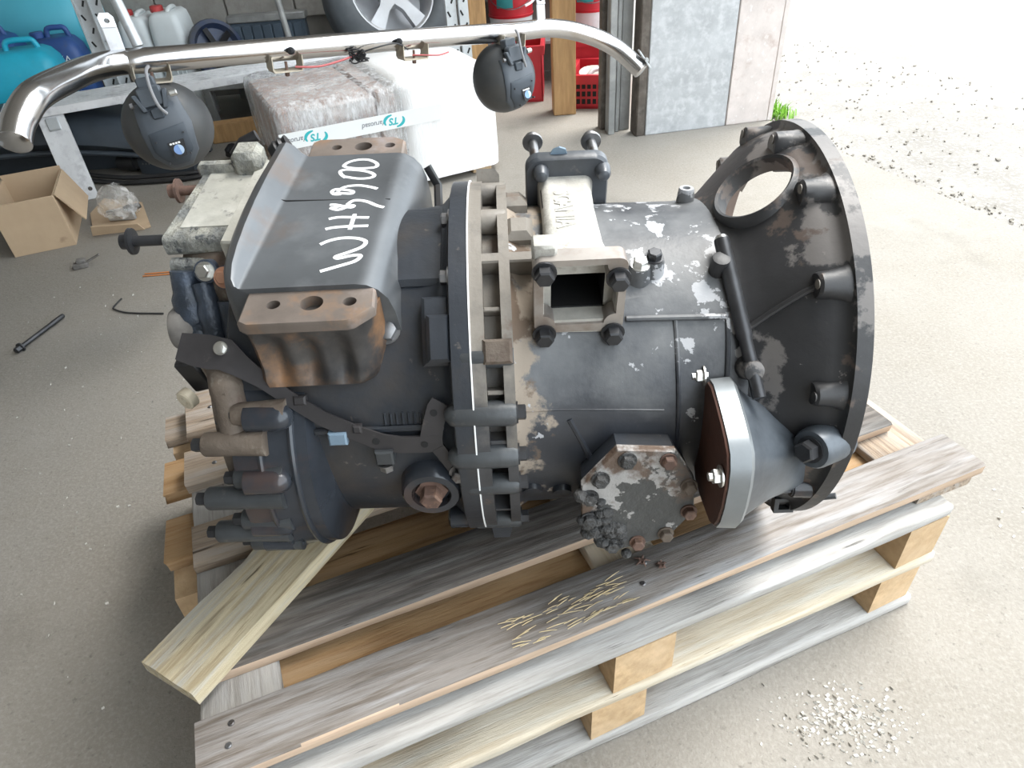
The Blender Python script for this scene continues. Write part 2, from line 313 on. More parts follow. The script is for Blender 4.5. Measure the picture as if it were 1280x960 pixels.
def tag(o, label, cat, group=None):
    o['label'] = label; o['category'] = cat
    if group: o['group'] = group
    return o
def thing(name, label, cat, loc=(0, 0, 0), rz=0., group=None):
    o = bpy.data.objects.new(name, None); COL.objects.link(o); o.empty_display_size = .05
    o.location = loc; o.rotation_euler = (0, 0, rz); return tag(o, label, cat, group)
def struct(o): o['kind'] = 'structure'; return o
def copy_tree(o, parent=None):
    c = o.copy(); COL.objects.link(c); c.parent = parent
    for ch in o.children: copy_tree(ch, c)
    return c
def cut(o, cutter_mb):
    """take a solid out of a mesh (real hole)"""
    me = cutter_mb.mesh('cut'); k = bpy.data.objects.new('cut', me); COL.objects.link(k)
    bpy.context.view_layer.update(); k.parent = o.parent; k.matrix_basis = o.matrix_basis.copy()
    bpy.context.view_layer.update()
    md = o.modifiers.new('hole', 'BOOLEAN'); md.operation = 'DIFFERENCE'; md.object = k; md.solver = 'EXACT'
    o.update_tag(); bpy.context.view_layer.update(); dg = bpy.context.evaluated_depsgraph_get(); dg.update()
    ev = o.evaluated_get(dg); nm = bpy.data.meshes.new_from_object(ev)
    mats = list(o.data.materials); o.modifiers.clear(); o.data = nm
    nm.materials.clear()
    for q in mats: nm.materials.append(q)
    bm = bmesh.new(); bm.from_mesh(nm)
    for f in bm.faces: f.smooth = True; f.material_index = 0
    for e in bm.edges:
        if len(e.link_faces) == 2: e.smooth = e.calc_face_angle(0) < R(38)
    bm.to_mesh(nm); bm.free()
    bpy.data.objects.remove(k); bpy.data.meshes.remove(me); return o
def spline(pts, k=6):
    """smooth path through points (Catmull-Rom)"""
    P = [Vector(p) for p in pts]; out = []
    for i in range(len(P) - 1):
        a, b, c, d = P[max(i - 1, 0)], P[i], P[i + 1], P[min(i + 2, len(P) - 1)]
        for j in range(k):
            t = j / k; out.append(.5 * ((2 * b) + (c - a) * t + (2 * a - 5 * b + 4 * c - d) * t * t + (3 * b - a - 3 * c + d) * t ** 3))
    out.append(P[-1]); return out
def text_mesh(s, size, depth, mx, name, m, parent=None, bold=0., align='CENTER', shear=0.):
    cu = bpy.data.curves.new('txt', 'FONT'); cu.body = s; cu.size = size; cu.extrude = depth; cu.offset = bold; cu.align_x = align; cu.align_y = 'CENTER'; cu.shear = shear
    cu.resolution_u = 3
    t = bpy.data.objects.new('txt', cu); COL.objects.link(t); bpy.context.view_layer.update()
    me = bpy.data.meshes.new_from_object(t.evaluated_get(bpy.context.evaluated_depsgraph_get()))
    bpy.data.objects.remove(t); bpy.data.curves.remove(cu)
    me.materials.clear(); me.materials.append(M[m]); me.name = name
    o = bpy.data.objects.new(name, me); COL.objects.link(o)
    if parent: o.parent = parent
    o.matrix_local = mx; return o
def frame(o, ax, ay, az):
    o, ax, ay, az = Vector(o), Vector(ax).normalized(), Vector(ay).normalized(), Vector(az).normalized()
    return Matrix(((ax.x, ay.x, az.x, o.x), (ax.y, ay.y, az.y, o.y), (ax.z, ay.z, az.z, o.z), (0, 0, 0, 1)))

# =================================================================== SETTING
# threshold of the gate: a straight line on the floor; workshop to its left, yard to its right
T0 = Vector((1.337, 3.36, 0)); TD = Vector((.30, -.954, 0))
def tl(t): return T0 + TD * t
b = MB(); a, c = tl(-3.2), tl(8.)
b.prism([(-3.6, -3.8), (c.x, c.y), (a.x, a.y), (-3.6, 6.2)], (0, 0, -.1), (1, 0, 0), (0, 1, 0), (0, 0, 1), .1)
struct(b.build('floor', 'concrete'))
b = MB()
b.prism([(c.x, c.y), (c.x + 1, -12), (40, -12), (40, 40), (a.x - 2, 40), (a.x, a.y)], (0, 0, -.115), (1, 0, 0), (0, 1, 0), (0, 0, 1), .1)
struct(b.build('ground', 'yard'))
b = MB(); b.box(-3.7, -3.5, -3.8, 6.2, 0, 3.2); struct(b.build('wall_left', 'shell'))
b = MB(); b.prism([(-3.7, -3.9), (.80, -3.9), (.62, 3.3), (.62, 6.3), (-3.7, 6.3)], (0, 0, 3.2), (1, 0, 0), (0, 1, 0), (0, 0, 1), .15); struct(b.build('ceiling', 'shell'))
b = MB(); b.box(-3.6, .80, -3.9, -3.8, 0, 3.2); struct(b.build('wall_front', 'shell'))
# block wall behind the store
wb = struct(MB().box(-3.6, .9, 4.62, 4.8, 0, 3.2).build('wall_back', 'mortar'))
blk = MB(); blk.box(-.195, .195, -.012, .02, -.094, .094, .005); blk = blk.mesh('block'); blk.materials.append(M['wall'])
k = 0
for row in range(2, 6):
    for i in range(-9, 3):
        o = bpy.data.objects.new('block', blk); COL.objects.link(o); o.parent = wb
        o.location = (i * .4 + (.2 if row % 2 else 0) - .1, 4.615 + random.uniform(-.003, .003), row * .2 + .1)
# gate leaf standing open at the jamb
def leaf():
    g = struct(bpy.data.objects.new('door_1', None)); COL.objects.link(g); g.location = (.72, 3.272, 0); g.rotation_euler = (0, 0, R(7.5))
    MB().box(0, .40, 0, .05, 0.0, 2.4, .004).build('sheet_panel', 'gate', g)
    MB().box(.404, .615, .002, .05, 0.0, 2.4, .004).build('sheet_panel', 'gate_pink', g)
    MB().box(.612, .64, .0, .06, .0, 2.4, .004).build('edge_strip', 'gate_pink', g)
    MB().box(-.045, .0, .0, .09, 0, 2.4, .006).build('timber_edge', 'gate_edge', g)
    MB().obox((.50, -.01, .93), (1, 0, 0), (0, 1, 0), (0, 0, 1), .03, .02, .05, .004).rod((.50, -.01, .93), (0, -1, 0), [(0, .008), (.02, .008)]).build('latch', 'steel_frame', g)
leaf()
def jamb():
    g = struct(bpy.data.objects.new('trim_1', None)); COL.objects.link(g); g.location = (.572, 3.345, 0); g.rotation_euler = (0, 0, R(4))
    MB().box(-.02, .012, -.02, .05, 0, 2.4, .003).build('angle_iron', 'steel_frame', g)
    MB().box(.02, .04, .01, .06, 0, 2.4, .003).build('guide_rail', 'steel_frame', g)
    MB().box(.045, .095, .03, .06, 0, 2.4, .003).build('back_plate', 'steel_frame', g)
    MB().box(-.04, .10, .06, .12, 0, 2.4, .003).build('post_backing', 'gate_edge', g)
jamb()
# grit along the threshold, chips on the floor, grass tuft
b = MB()
for i in range(900):
    t = random.uniform(-.1, 4.2) if i % 3 else random.uniform(-1.2, 1.)
    p = tl(t) + Vector((.954, .30, 0)) * (abs(random.gauss(0, .05)) if i % 3 else random.uniform(.05, 1.3)); s = random.uniform(.003, .011)
    b.obox((p.x, p.y, -.013 + s * .2), (random.random(), random.random(), .2), (-.5, .8, .1), (0, .1, 1), s, s * .8, s * .6)
o = tag(b.build('grit', 'pebble', ang=10), 'dark grit scattered over the bright yard beyond the gate threshold', 'grit'); o['kind'] = 'stuff'
b = MB()
for i in range(260):
    if i % 2: x, y = random.uniform(.9, 1.3), random.uniform(.2, .95)
    else: x, y = random.uniform(-1.55, -.72), random.uniform(.6, 2.3)
    s = random.uniform(.002, .007)
    b.obox((x, y, s * .2), (random.random(), random.random() - .5, .2), (-.5, .8, .1), (0, .1, 1), s, s * .6, s * .4)
o = tag(b.build('floor_debris', 'chip', ang=10), 'pale chips and crumbs strewn on the concrete floor', 'debris'); o['kind'] = 'stuff'
b = MB()
for i in range(420):
    a_ = random.gauss(0, 1); x, y = .475 + random.gauss(0, .045), .505 + random.gauss(0, .03); s = random.uniform(.0015, .006)
    b.obox((x, y, s * .2), (random.random(), random.random() - .5, .3), (-.5, .8, .1), (0, .1, 1), s, s * .7, s * .5)
o = tag(b.build('sawdust', 'chip', ang=10), 'heap of pale sawdust crumbs on the floor in front of the right half of the pallet', 'sawdust'); o['kind'] = 'stuff'
b = MB()
for i in range(150):
    x, y = random.gauss(1.41, .035), random.gauss(3.47, .05); h = random.uniform(.02, .07); a_ = random.uniform(0, 6.28); l = random.uniform(.01, .05)
    p0 = Vector((x, y, -.015)); p1 = p0 + Vector((math.cos(a_) * l, math.sin(a_) * l, h)); w = Vector((-math.sin(a_), math.cos(a_), 0)) * .004
    v = b.verts([p0 - w, p0 + w, (p0 + p1) / 2 + w * .8 + Vector((0, 0, .012)), p1, (p0 + p1) / 2 - w * .8 + Vector((0, 0, .012))]); b.face(v)
o = tag(b.build('grass_tuft', 'grass'), 'small green grass tuft growing at the foot of the gate leaf', 'grass'); o['kind'] = 'stuff'

# =================================================================== PALLETS
PO = (-.396, .354); PT = R(19.28)
def plank(name, m, parent, u0, u1, v0, v1, z0, z1, jag=0., along='u', seed=0):
    """one board: rough ends and slightly worn edges, its length on local X"""
    rnd = random.Random(seed); L_, Wd, T = (u1 - u0, v1 - v0, z1 - z0) if along == 'u' else (v1 - v0, u1 - u0, z1 - z0)
    n = 10; loops = []
    for i in range(n + 1):
        x = -L_ / 2 + L_ * i / n; w = Wd / 2; e = .003; j = [rnd.uniform(-.0016, .0016) for _ in range(6)]
        if i in (0, n): x += rnd.uniform(-jag, jag)
        loops.append([(x + rnd.uniform(-jag, jag) * (i in (0, n)), -w + e + j[0], -T / 2), (x, -w + j[1], -T / 2 + e), (x, -w + j[2], T / 2 - e), (x + rnd.uniform(-jag, jag) * (i in (0, n)), -w + e + j[3], T / 2),
                      (x, w - e + j[4], T / 2), (x, w + j[5], T / 2 - e), (x, w + j[3], -T / 2 + e), (x, w - e + j[2], -T / 2)])
    o = MB().loft(loops).build(name, m, parent, ang=50)
    o.location = ((u0 + u1) / 2, (v0 + v1) / 2, (z0 + z1) / 2)
    if along == 'v': o.rotation_euler = (0, 0, PI / 2)
    return o
def nails(parent, pts, z, m='bolt'):
    for (u, v) in pts:
        MB().rod((u, v, z - .003), (0, 0, 1), [(0, .0042), (.004, .0042), (.005, .003)], 10).build('nail', m, parent)
up = thing('wooden_pallet', 'worn wooden pallet deck of five planks right under the gearbox', 'pallet', (PO[0], PO[1], .250), PT)
ZT = .042
dk = [('weathered_plank', 0, 1.205, 0, .083), ('oily_plank', 0, 1.155, .137, .226), ('orange_pine', .006, 1.19, .334, .420), ('weathered_plank', .004, 1.2, .521, .614), ('weathered_plank', 0, 1.2, .664, .796)]
dk[0] = ('grey_plank',) + dk[0][1:]; dk[2] = ('weathered_plank',) + dk[2][1:]
for i, (m, u0, u1, v0, v1) in enumerate(dk): plank('deck_plank', m, up, u0, u1, v0, v1, .020, ZT, .004, 'u', i)
for o in up.children:                          # fresh, unweathered front edge of the two near planks
    if o.location.y < .2 and o.name.startswith('deck_plank'):
        o.data.materials.append(M['fresh_edge'])
        for f in o.data.polygons:
            if f.normal.y < -.85: f.material_index = 1
for i, (u0, u1) in enumerate(((.004, .104), (.56, .66), (1.085, 1.195))):
    plank('cross_board', ('sawn_grey', 'pale_pine', 'weathered_plank')[i], up, u0, u1, (.02, .02, .004)[i], .796, .0005, .0197, .003, 'v', 20 + i)
nails(up, [(.045, .062), (.04, .035), (.05, .19), (.6, .03), (.62, .06), (.60, .16), (.62, .2), (.05, .56), (.05, .73), (.05, .37)], ZT)
lo = thing('wooden_pallet', 'double height pale wooden pallet on the floor carrying the worn pallet deck', 'pallet', (PO[0], PO[1], 0), PT)
lv = [(-.022, .070, 'sawn_grey'), (.108, .200, 'orange_pine'), (.235, .330, 'orange_pine'), (.400, .500, 'orange_pine'), (.560, .655, 'orange_pine'), (.720, .800, 'weathered_plank')]
for i, (v0, v1, m) in enumerate(lv): plank('deck_board', m, lo, (.008 if i < 3 else -.045), 1.135, v0, v1, .228, .2498, .004, 'u', 40 + i)
bv = [(-.022, .078), (.34, .44), (.70, .80)]
for lvl, (z0, z1, zb0, zb1) in enumerate(((.113, .135, .1355, .2275), (0, .022, .0225, .1125))):
    for j, (v0, v1) in enumerate(bv):
        plank('stringer_board' if lvl == 0 else 'bottom_board', 'pale_pine' if j == 0 and lvl == 0 else ('sawn_grey' if j == 0 else 'orange_pine'), lo, (.010 if j == 0 else -.045), 1.14 - lvl * .015, v0 - .004, v1, z0, z1, .004, 'u', 60 + lvl * 5 + j)
        for q, (u0, u1) in enumerate(((.012 if j == 0 else -.042, .10 if j == 0 else .06), (.53 - .035 * lvl, .63 - .04 * lvl), (1.055 - .02 * lvl, 1.137 - .015 * lvl))):
            bb = MB(); h = zb1 - zb0
            bb.loft([[(u0, v0, zb0), (u1, v0 + .002, zb0), (u1, v1, zb0), (u0, v1, zb0)], [(u0 + .002, v0 + .001, zb1), (u1 - .002, v0, zb1), (u1, v1, zb1), (u0, v1, zb1)]])
            bb.build('block', 'end_grain', lo)
# loose board wedged across the deck, its length on local X
ld = Vector((.146, .240, 0)).normalized(); rnd = random.Random(3); loops = []
for i in range(15):
    x = .50 * i / 14 - .25; j = rnd.uniform(-.003, .003); w = .049; e = rnd.uniform(-.007, .007) if i == 0 else 0
    loops.append([(x, w + j, -.0105), (x + e, w + j, .0095), (x + e, w * .45, .0125), (x - e, -w * .45, .0125), (x, -w, .0115), (x, -w - .004, -.0105)])
lb = MB().loft(loops).build('loose_board', 'yellowed_board', ang=50)
lb.location = Vector((-.466, .4816, .3030)) + ld * .25; lb.rotation_euler = (0, 0, math.atan2(ld.y, ld.x))
tag(lb, 'loose yellowed board lying diagonally over the left end of the pallet deck', 'board')
b = MB()
for i in range(70):
    u, v = .45 + random.uniform(-.06, .12), random.uniform(.008, .055); l = random.uniform(.008, .035); a_ = random.gauss(-.06, .14)
    p = Vector((u, v, ZT + .0012)); q = p + Vector((math.cos(a_) * l, math.sin(a_) * l, random.uniform(.000, .006)))
    b.tube([p, (p + q) / 2 + Vector((0, 0, .001)), q], [.0005, .0008, .0003], 5)
o = b.build('splinters', 'splinter', up); o['kind'] = 'stuff'; o['label'] = 'splintered straw coloured slivers'
cs, sn = math.cos(PT), math.sin(PT)
def pw(u, v, z=.292): return Vector((PO[0] + u * cs - v * sn, PO[1] + u * sn + v * cs, z))

# =================================================================== GEARBOX
gb = thing('truck_gearbox', 'big dirty dark grey truck gearbox with bell housing lying on the pallets', 'gearbox', (-.028, .820, .292), R(-1.2))
GM = Matrix.Translation((0, 0, .279)) @ Matrix.Rotation(R(1.4), 4, 'Y') @ Matrix.Rotation(R(7.0), 4, 'X')
CY, CZ = -.02, -.025
def P(X, a, r, cy=CY, cz=CZ): return Vector((X, cy - r * math.sin(R(a)), cz + r * math.cos(R(a))))
def Nn(a): return Vector((0, -math.sin(R(a)), math.cos(R(a))))
def Tn(a): return Vector((0, -math.cos(R(a)), -math.sin(R(a))))   # towards growing angle
def G(mb, name, m, label=None, ang=38): return mb.build(name, m, gb, GM, None, label, ang)
def sub(mb, name, m, par, label=None): return mb.build(name, m, par, None, None, label)
def lathe(mb, prof, n=96, offs=None):
    return mb.loft([[(x, (CY if offs is None else offs(x)[0]) - r * math.sin(2 * PI * i / n), (CZ if offs is None else offs(x)[1]) + r * math.cos(2 * PI * i / n)) for i in range(n)] for x, r in prof])

# --- rear case
rc = G(lathe(MB(), [(-.292, .20), (-.288, .206), (-.20, .207), (-.12, .208), (-.07, .208), (-.05, .212), (-.040, .222), (-.036, .232), (-.034, .232)]), 'rear_case', 'case')
sub(MB().patch(-.120, -.040, -14, 24.5, .19, .2165, CY, CZ, bev=.006), 'raised_pad', 'case', rc)
sub(MB().patch(-.066, -.034, 30, 50, .20, .2285, CY, CZ, bev=.004).patch(-.060, -.034, 36, 49, .22, .238, CY, CZ, bev=.004), 'box_lug', 'case', rc)
sub(MB().hexbolt(P(-.108, 38.5, .207), Nn(38.5), .0125, .010, 1.25), 'bolt', 'bolt', rc)
# filler plug in its round boss
b = MB(); b.rod(P(-.072, 94, .195), Nn(94) + Vector((0, 0, .15)), [(0, .040), (.034, .036), (.038, .033), (.038, .024), (.028, .022)], 36)
pb = sub(b, 'plug_boss', 'blue_black', rc)
d_ = (Nn(94) + Vector((0, 0, .15))).normalized(); q_ = P(-.072, 94, .195) + d_ * .028
sub(MB().rod(q_, d_, [(0, .020), (.004, .020), (.005, .0135), (.020, .0135), (.022, .011)], 6), 'drain_plug', 'rust', pb, 'rusty hexagon drain plug')
# ribs of cast characters and small row of raised marks
b = MB()
for i in range(11): b.patch(-.118 + i * .0068, -.1155 + i * .0068, 64.5, 68.5, .2, .2105, CY, CZ, 4, .001)
sub(b, 'cast_ridges', 'case', rc)
b = MB(); b.patch(-.20, -.045, 68.8, 71.0, .2, .2125, CY, CZ, bev=.002); sub(b, 'cast_rib', 'case', rc)
# --- flange rings between the cases
G(MB().ring(-.034, -.0134, .10, .240, CY, CZ, 120), 'rear_flange', 'case')
G(MB().ring(-.0134, -.0118, .12, .2410, CY, CZ, 120), 'gasket_line', 'white_paint', 'thin white line of the joint')
mf = G(MB().ring(-.0118, .003, .12, .239, CY, CZ, 120).ring(.003, .022, .12, .211, CY, CZ, 120).ring(.022, .034, .12, .236, CY, CZ, 120), 'front_flange', 'flange')
bs = MB()
for i, (a_, r_, rad) in enumerate(((64, .233, .0150), (77.5, .233, .0155), (89.5, .232, .0135), (48, .232, .013), (119, .232, .014), (2, .226, .015), (-22, .226, .016), (-45, .23, .016), (150, .232, .016))):
    m = MB(); c = P(0, a_, r_ - .004)
    x0 = -.046 if i < 2 else -.036
    m.loft([[(x, c.y + rad * k * math.cos(j * PI / 9), c.z + rad * k * math.sin(j * PI / 9)) for j in range(18)] for x, k in ((x0, .3), (x0 + .006, .8), (x0 + .014, 1), (.030, 1), (.034, .9))])
    bo = sub(m, 'bolt_boss', 'pipe_boss' if i < 5 else 'flange', mf)
    if i in (0, 1, 2, 4):
        sub(MB().hexbolt((.034, c.y, c.z), (1, 0, 0), .009, .009, 1.4), 'bolt', 'bolt_dark', bo)
for a_ in (73, 58, 35, 105): sub(MB().patch(.003, .023, a_ - .6, a_ + .6, .2, .232, CY, CZ, 3, .001), 'rib', 'flange', mf)
sub(MB().patch(-.012, .062, 18.2, 21.6, .19, .236, CY, CZ, 6, .002), 'ledge', 'flange', mf)
sub(MB().patch(.001, .033, 43.5, 50, .20, .243, CY, CZ, 6, .003), 'square_lug', 'corroded', mf)
sub(MB().patch(.030, .064, -2, 9, .19, .222, CY, CZ, 8, .008), 'round_lug', 'flange', mf); sub(MB().patch(.026, .060, -24, -12, .19, .225, CY, CZ, 8, .009), 'round_lug', 'flange', mf)
for a_, r_ in ((1.5, .2265), (24.5, .227)):
    sub(MB().hexbolt(P(-.034, a_, r_), (-1, 0, 0), .0085, .009, 1.45), 'bolt', 'bolt', rc)
# top lifting lug and the bottom foot that stands on the plank
b = MB(); b.prism([(-.004, .0), (.026, .0), (.026, .018), (.020, .026), (-.004, .026)], P(0, -32, .228), (1, 0, 0), Nn(-32), Tn(-32), .016); sub(b, 'lifting_lug', 'flange', mf)
fa = 147; b = MB()
b.loft([[P(0, fa, .215) + Vector((x, 0, 0)) + Tn(fa) * t for x, t in ((-.016, -.03), (.026, -.03), (.026, .03), (-.016, .03))], [P(0, fa, .262) + Vector((x, 0, 0)) + Tn(fa) * t for x, t in ((-.008, -.016), (.020, -.016), (.020, .016), (-.008, .016))], [P(0, fa, .2735) + Vector((x, 0, 0)) + Tn(fa) * t for x, t in ((-.006, -.012), (.017, -.012), (.017, .012), (-.006, .012))]])
sub(b, 'foot', 'flange', mf)
for x, a_ in ((-.046, 120), (-.046, 136)):
    m = MB(); c = P(0, a_, .224); m.rod((-.062, c.y, c.z), (1, 0, 0), [(0, .011), (.003, .015), (.040, .015)], 20); sub(m, 'bolt_boss', 'blue_black', rc)

# --- front case with its ribs
fc = G(lathe(MB(), [(.02, .20), (.034, .214), (.045, .207), (.12, .205), (.20, .203), (.255, .202), (.285, .205), (.30, .205)]), 'front_case', 'case_front')
def rib(pts, r, name='rib', m='case_front'): return sub(MB().tube(spline([P(x, a_, q) for x, a_, q in pts], 5), r, 8), name, m, fc)
rib([(.163, 38, .206), (.20, 38.2, .206), (.24, 38.4, .205), (.276, 38.6, .206)], .0035)
rib([(.219, 39, .203), (.220, 55, .203), (.222, 70, .203), (.224, 86, .203)], .0028)
rib([(.278, 39, .205), (.276, 55, .205), (.274, 72, .206)], .003)
rib([(.03, 66, .2075), (.09, 66.5, .205), (.15, 67.5, .2035), (.205, 68.5, .203)], .0014)
rib([(.095, 70, .204), (.12, 86, .205), (.13, 100, .207)], .004)
b = MB()
for x, a_ in ((.050, 103), (.088, 105)): b.rod(P(x, a_, .20), Nn(a_), [(0, .013), (.013, .012), (.014, .004)], 18)
sub(b, 'sealed_boss', 'case', fc)
# twin studs beside the tower
for x, a_, m_ in ((.182, 21.5, 'bolt_bright'), (.199, 18.8, 'bolt_dark')):
    bo = sub(MB().rod(P(x, a_ + 2.5, .196), Nn(8), [(0, .0155), (.020, .0125), (.024, .0115)], 20), 'stud_boss', 'case_front', fc)
    sub(MB().hexbolt(P(x, a_ + 2.5, .196) + Nn(8) * .024, Nn(8), .0085, .008, 1.3), 'bolt', m_, bo)
# hollow nipple on the top edge
b = MB(); b.rod(P(.268, -22, .198), Nn(-6), [(0, .012), (.022, .010), (.024, .009), (.024, .005), (.010, .0045)], 20); sub(b, 'vent_nipple', 'case_front', fc)

# --- bell housing: hollow turned shell, its back towards the case
def boff(x):
    t = max(0., min(1., (x - .275) / .085)); return (CY * (1 - t), CZ * (1 - t))
prof = [(.272, .1), (.274, .200), (.290, .202), (.304, .206), (.320, .2165), (.340, .230), (.360, .2425), (.376, .2505), (.386, .2535), (.390, .2575), (.392, .2665), (.409, .2675), (.409, .250), (.386, .240), (.366, .231), (.340, .216), (.316, .202), (.302, .190), (.300, .1)]
bell = MB(); loops = []
n = 120
rows = [bell.verts([(x, boff(x)[0] - r * math.sin(2 * PI * i / n), boff(x)[1] + r * math.cos(2 * PI * i / n)) for i in range(n)]) for x, r in prof]
rows.append(rows[0])
for a, c in zip(rows, rows[1:]):
    for i in range(n): bell.face((a[i], a[(i + 1) % n], c[(i + 1) % n], c[i]))
bell = G(bell, 'bell_housing', 'bell', ang=50)
HA = 1.0                                     # inspection hole: on the shoulder, facing up and back
hn = (Nn(HA) * .80 + Vector((-.60, 0, 0))).normalized(); hc = P(.331, HA, .2225, *boff(.331))
cut(bell, MB().rod(hc - hn * .05, hn, [(0, .0455), (.12, .0455)], 48))
bell.data.materials.append(M['bell_in'])
for f in bell.data.polygons:                  # the unpainted inside of the shell
    c = f.center; oy, oz = boff(c.x); rr = math.hypot(c.y - oy, c.z - oz); d = f.normal.y * (c.y - oy) + f.normal.z * (c.z - oz)
    if d < 0 and c.x < .409: f.material_index = 1
t1 = hn.cross(Vector((0, 1, 0))).normalized(); t2 = hn.cross(t1)
b = MB(); m = 48; loops = []
for r, h in ((.045, -.016), (.045, .005), (.0485, .007), (.053, .003), (.057, -.012)): loops.append([hc + hn * h + t1 * r * math.cos(2 * PI * i / m) + t2 * r * math.sin(2 * PI * i / m) for i in range(m)])
b.loft(loops, caps=False); hr = sub(b, 'inspection_hole_rim', 'bell', bell)
# lugs behind the rim
for a_, big in ((-9, 1), (15.5, 1), (41.5, 1), (69, .9), (-34, 1), (-60, 1), (140, .9), (170, .9), (-95, 1), (-130, 1)):
    c = P(0, a_, .2485, 0, 0); nn, tt = Nn(a_), Tn(a_); w = .0145 * big; loops = []
    for x, k, lift in ((.358, .92, -.003), (.361, 1, 0), (.373, 1.08, 0), (.385, 1.35, 0), (.393, 2.0, 0)):
        loops.append([Vector((x, c.y, c.z)) + tt * (w * k * math.cos(PI * j / 10)) + nn * (w * (1.0 if k < 1.2 else 1.02) * math.sin(PI * j / 10) + lift) for j in range(11)] + [Vector((x + .004, c.y, c.z)) - tt * w * k * .8 - nn * .03, Vector((x + .004, c.y, c.z)) + tt * w * k * .8 - nn * .03])
    lg = sub(MB().loft(loops), 'rim_lug', 'bell', bell)
    if abs(a_) < 75: sub(MB().rod((.3585, c.y + nn.y * .006, c.z + nn.z * .006), (-1, 0, 0), [(0, .0055), (.0015, .0055), (.0015, .003)], 14), 'hole_rim', 'flange', lg)
def bt(x, a_, q): 
    o_ = boff(x); return P(x, a_, q, o_[0], o_[1])
def rad(x):
    for (x0, r0), (x1, r1) in zip(prof[1:11], prof[2:12]):
        if x0 <= x <= x1: return r0 + (r1 - r0) * (x - x0) / max(1e-6, x1 - x0)
sub(MB().tube([bt(x, a_, rad(x) + .001) for x, a_ in ((.292, 46), (.305, 45), (.320, 43.6), (.335, 42.6), (.350, 41.8), (.366, 41.2))], .0038, 8), 'rib', 'bell', bell)
# --- starter motor seat
so_ = [(-.198, .086), (-.192, .068), (-.190, .045), (-.196, .005), (-.205, -.028), (-.217, -.045), (-.232, -.055), (-.258, -.055), (-.285, -.05), (-.303, -.046), (-.315, -.036), (-.321, -.018), (-.321, .010), (-.316, .040), (-.309, .060), (-.298, .074), (-.281, .081), (-.262, .085), (-.235, .089), (-.212, .091)]
SX = .2545; cy_ = sum(p[0] for p in so_) / len(so_); cz_ = sum(p[1] for p in so_) / len(so_)
def so_l(x, k, dy=0, dz=0): return [(x, cy_ + (y - cy_) * k + dy, cz_ + (z - cz_) * k + dz) for y, z in so_]
b = MB(); b.loft([so_l(SX, 1.0), so_l(SX, 1.0), so_l(SX + .022, 1.02), so_l(SX + .026, .97)])
st = G(b, 'starter_seat', 'starter_edge', ang=30)
sub(MB().loft([so_l(SX - .003, .955), so_l(SX - .0005, .97), so_l(SX + .001, .9)]), 'rusted_face', 'rust_face', st, 'dark red brown rusted seat face')
loops = [so_l(SX + .024, .93)]
for t in (.2, .45, .7, .9, 1.06):
    x = SX + .024 + (.392 - SX - .024) * t; k = .90 - .40 * math.sin(min(1, t * 1.35) * PI / 2)
    tgt = P(0, 90, .205, 0, 0); loops.append([(x, (cy_ + (tgt.y - cy_) * t ** 1.3) + (y - cy_) * k * (1 + .1 * t), (cz_ + (-.035 - cz_) * t) + (z - cz_) * k * (1 + .55 * t)) for y, z in so_])
sub(MB().loft(loops), 'starter_housing', 'starter', st)
for (y, z, d_) in ((-.200, .088, .0), (-.312, .046, 0.0)):
    sub(MB().rod((SX - .018, y + .012, z - .006), (1, 0, 0), [(0, .005), (.018, .005)], 12).hexbolt((SX - .004, y + .012, z - .006), (-1, 0, 0), .0085, .008, 1.45), 'bolt', 'bolt_bright', st)
dB = Vector((-.80, -.50, .22)).normalized(); cB = P(.392, 84, .246, 0, 0)
sl = sub(MB().rod(cB - dB * .01, dB, [(0, .026), (.045, .0235), (.049, .0215)], 24), 'bolt_boss', 'starter', st); sub(MB().hexbolt(cB + dB * .039, dB, .0125, .013, 1.25), 'bolt', 'bolt_dark', sl)
c = P(0, 105, .250, 0, 0); b = MB(); b.rod((.392, c.y, c.z), (-1, 0, 0), [(0, .016), (.022, .014)], 16); sl = sub(b, 'bolt_boss', 'blue_black', bell); sub(MB().hexbolt((.370, c.y, c.z), (-1, 0, 0), .010, .010, 1.2), 'bolt', 'bolt_dark', sl)
# square eye bracket under the bell
c = Vector((.383, -.226, -.130)); q = [(-.013, -.011), (.013, -.011), (.013, .011), (-.013, .011)]; qi = [(x * .55, y * .55) for x, y in q]
b = MB(); b.plate_hole(q, qi, c, (1, 0, 0), (0, .35, .94), (0, .94, -.35), .012); b.tube([c + Vector((.012, .004, .006)), c + Vector((.055, -.01, .032))], .004, 8); G(b, 'eye_bracket', 'pipe_boss')
# --- the thin rod lying against the bell
ra, rb = P(.279, 14.5, .222), P(.302, 62.5, .236)
rd = sub(MB().tube([ra, ra + (rb - ra) * .02, ra + (rb - ra) * .62, ra + (rb - ra) * .64, rb], [.0085, .009, .009, .0075, .0075], 18), 'rod', 'bolt_dark', fc, 'slim dark steel rod')
sub(MB().rod(ra, (ra - rb), [(0, .0085), (.004, .006)], 16), 'rod_tip', 'bolt_bright', rd)
sub(MB().rod(P(.274, 23, .198), Nn(12), [(0, .011), (.026, .010), (.027, .006)], 16), 'rod_socket', 'bell', fc)
sub(MB().rod(P(.298, 55, .20), Nn(58), [(0, .015), (.030, .011), (.032, .006)], 16), 'rod_foot', 'bell', fc)

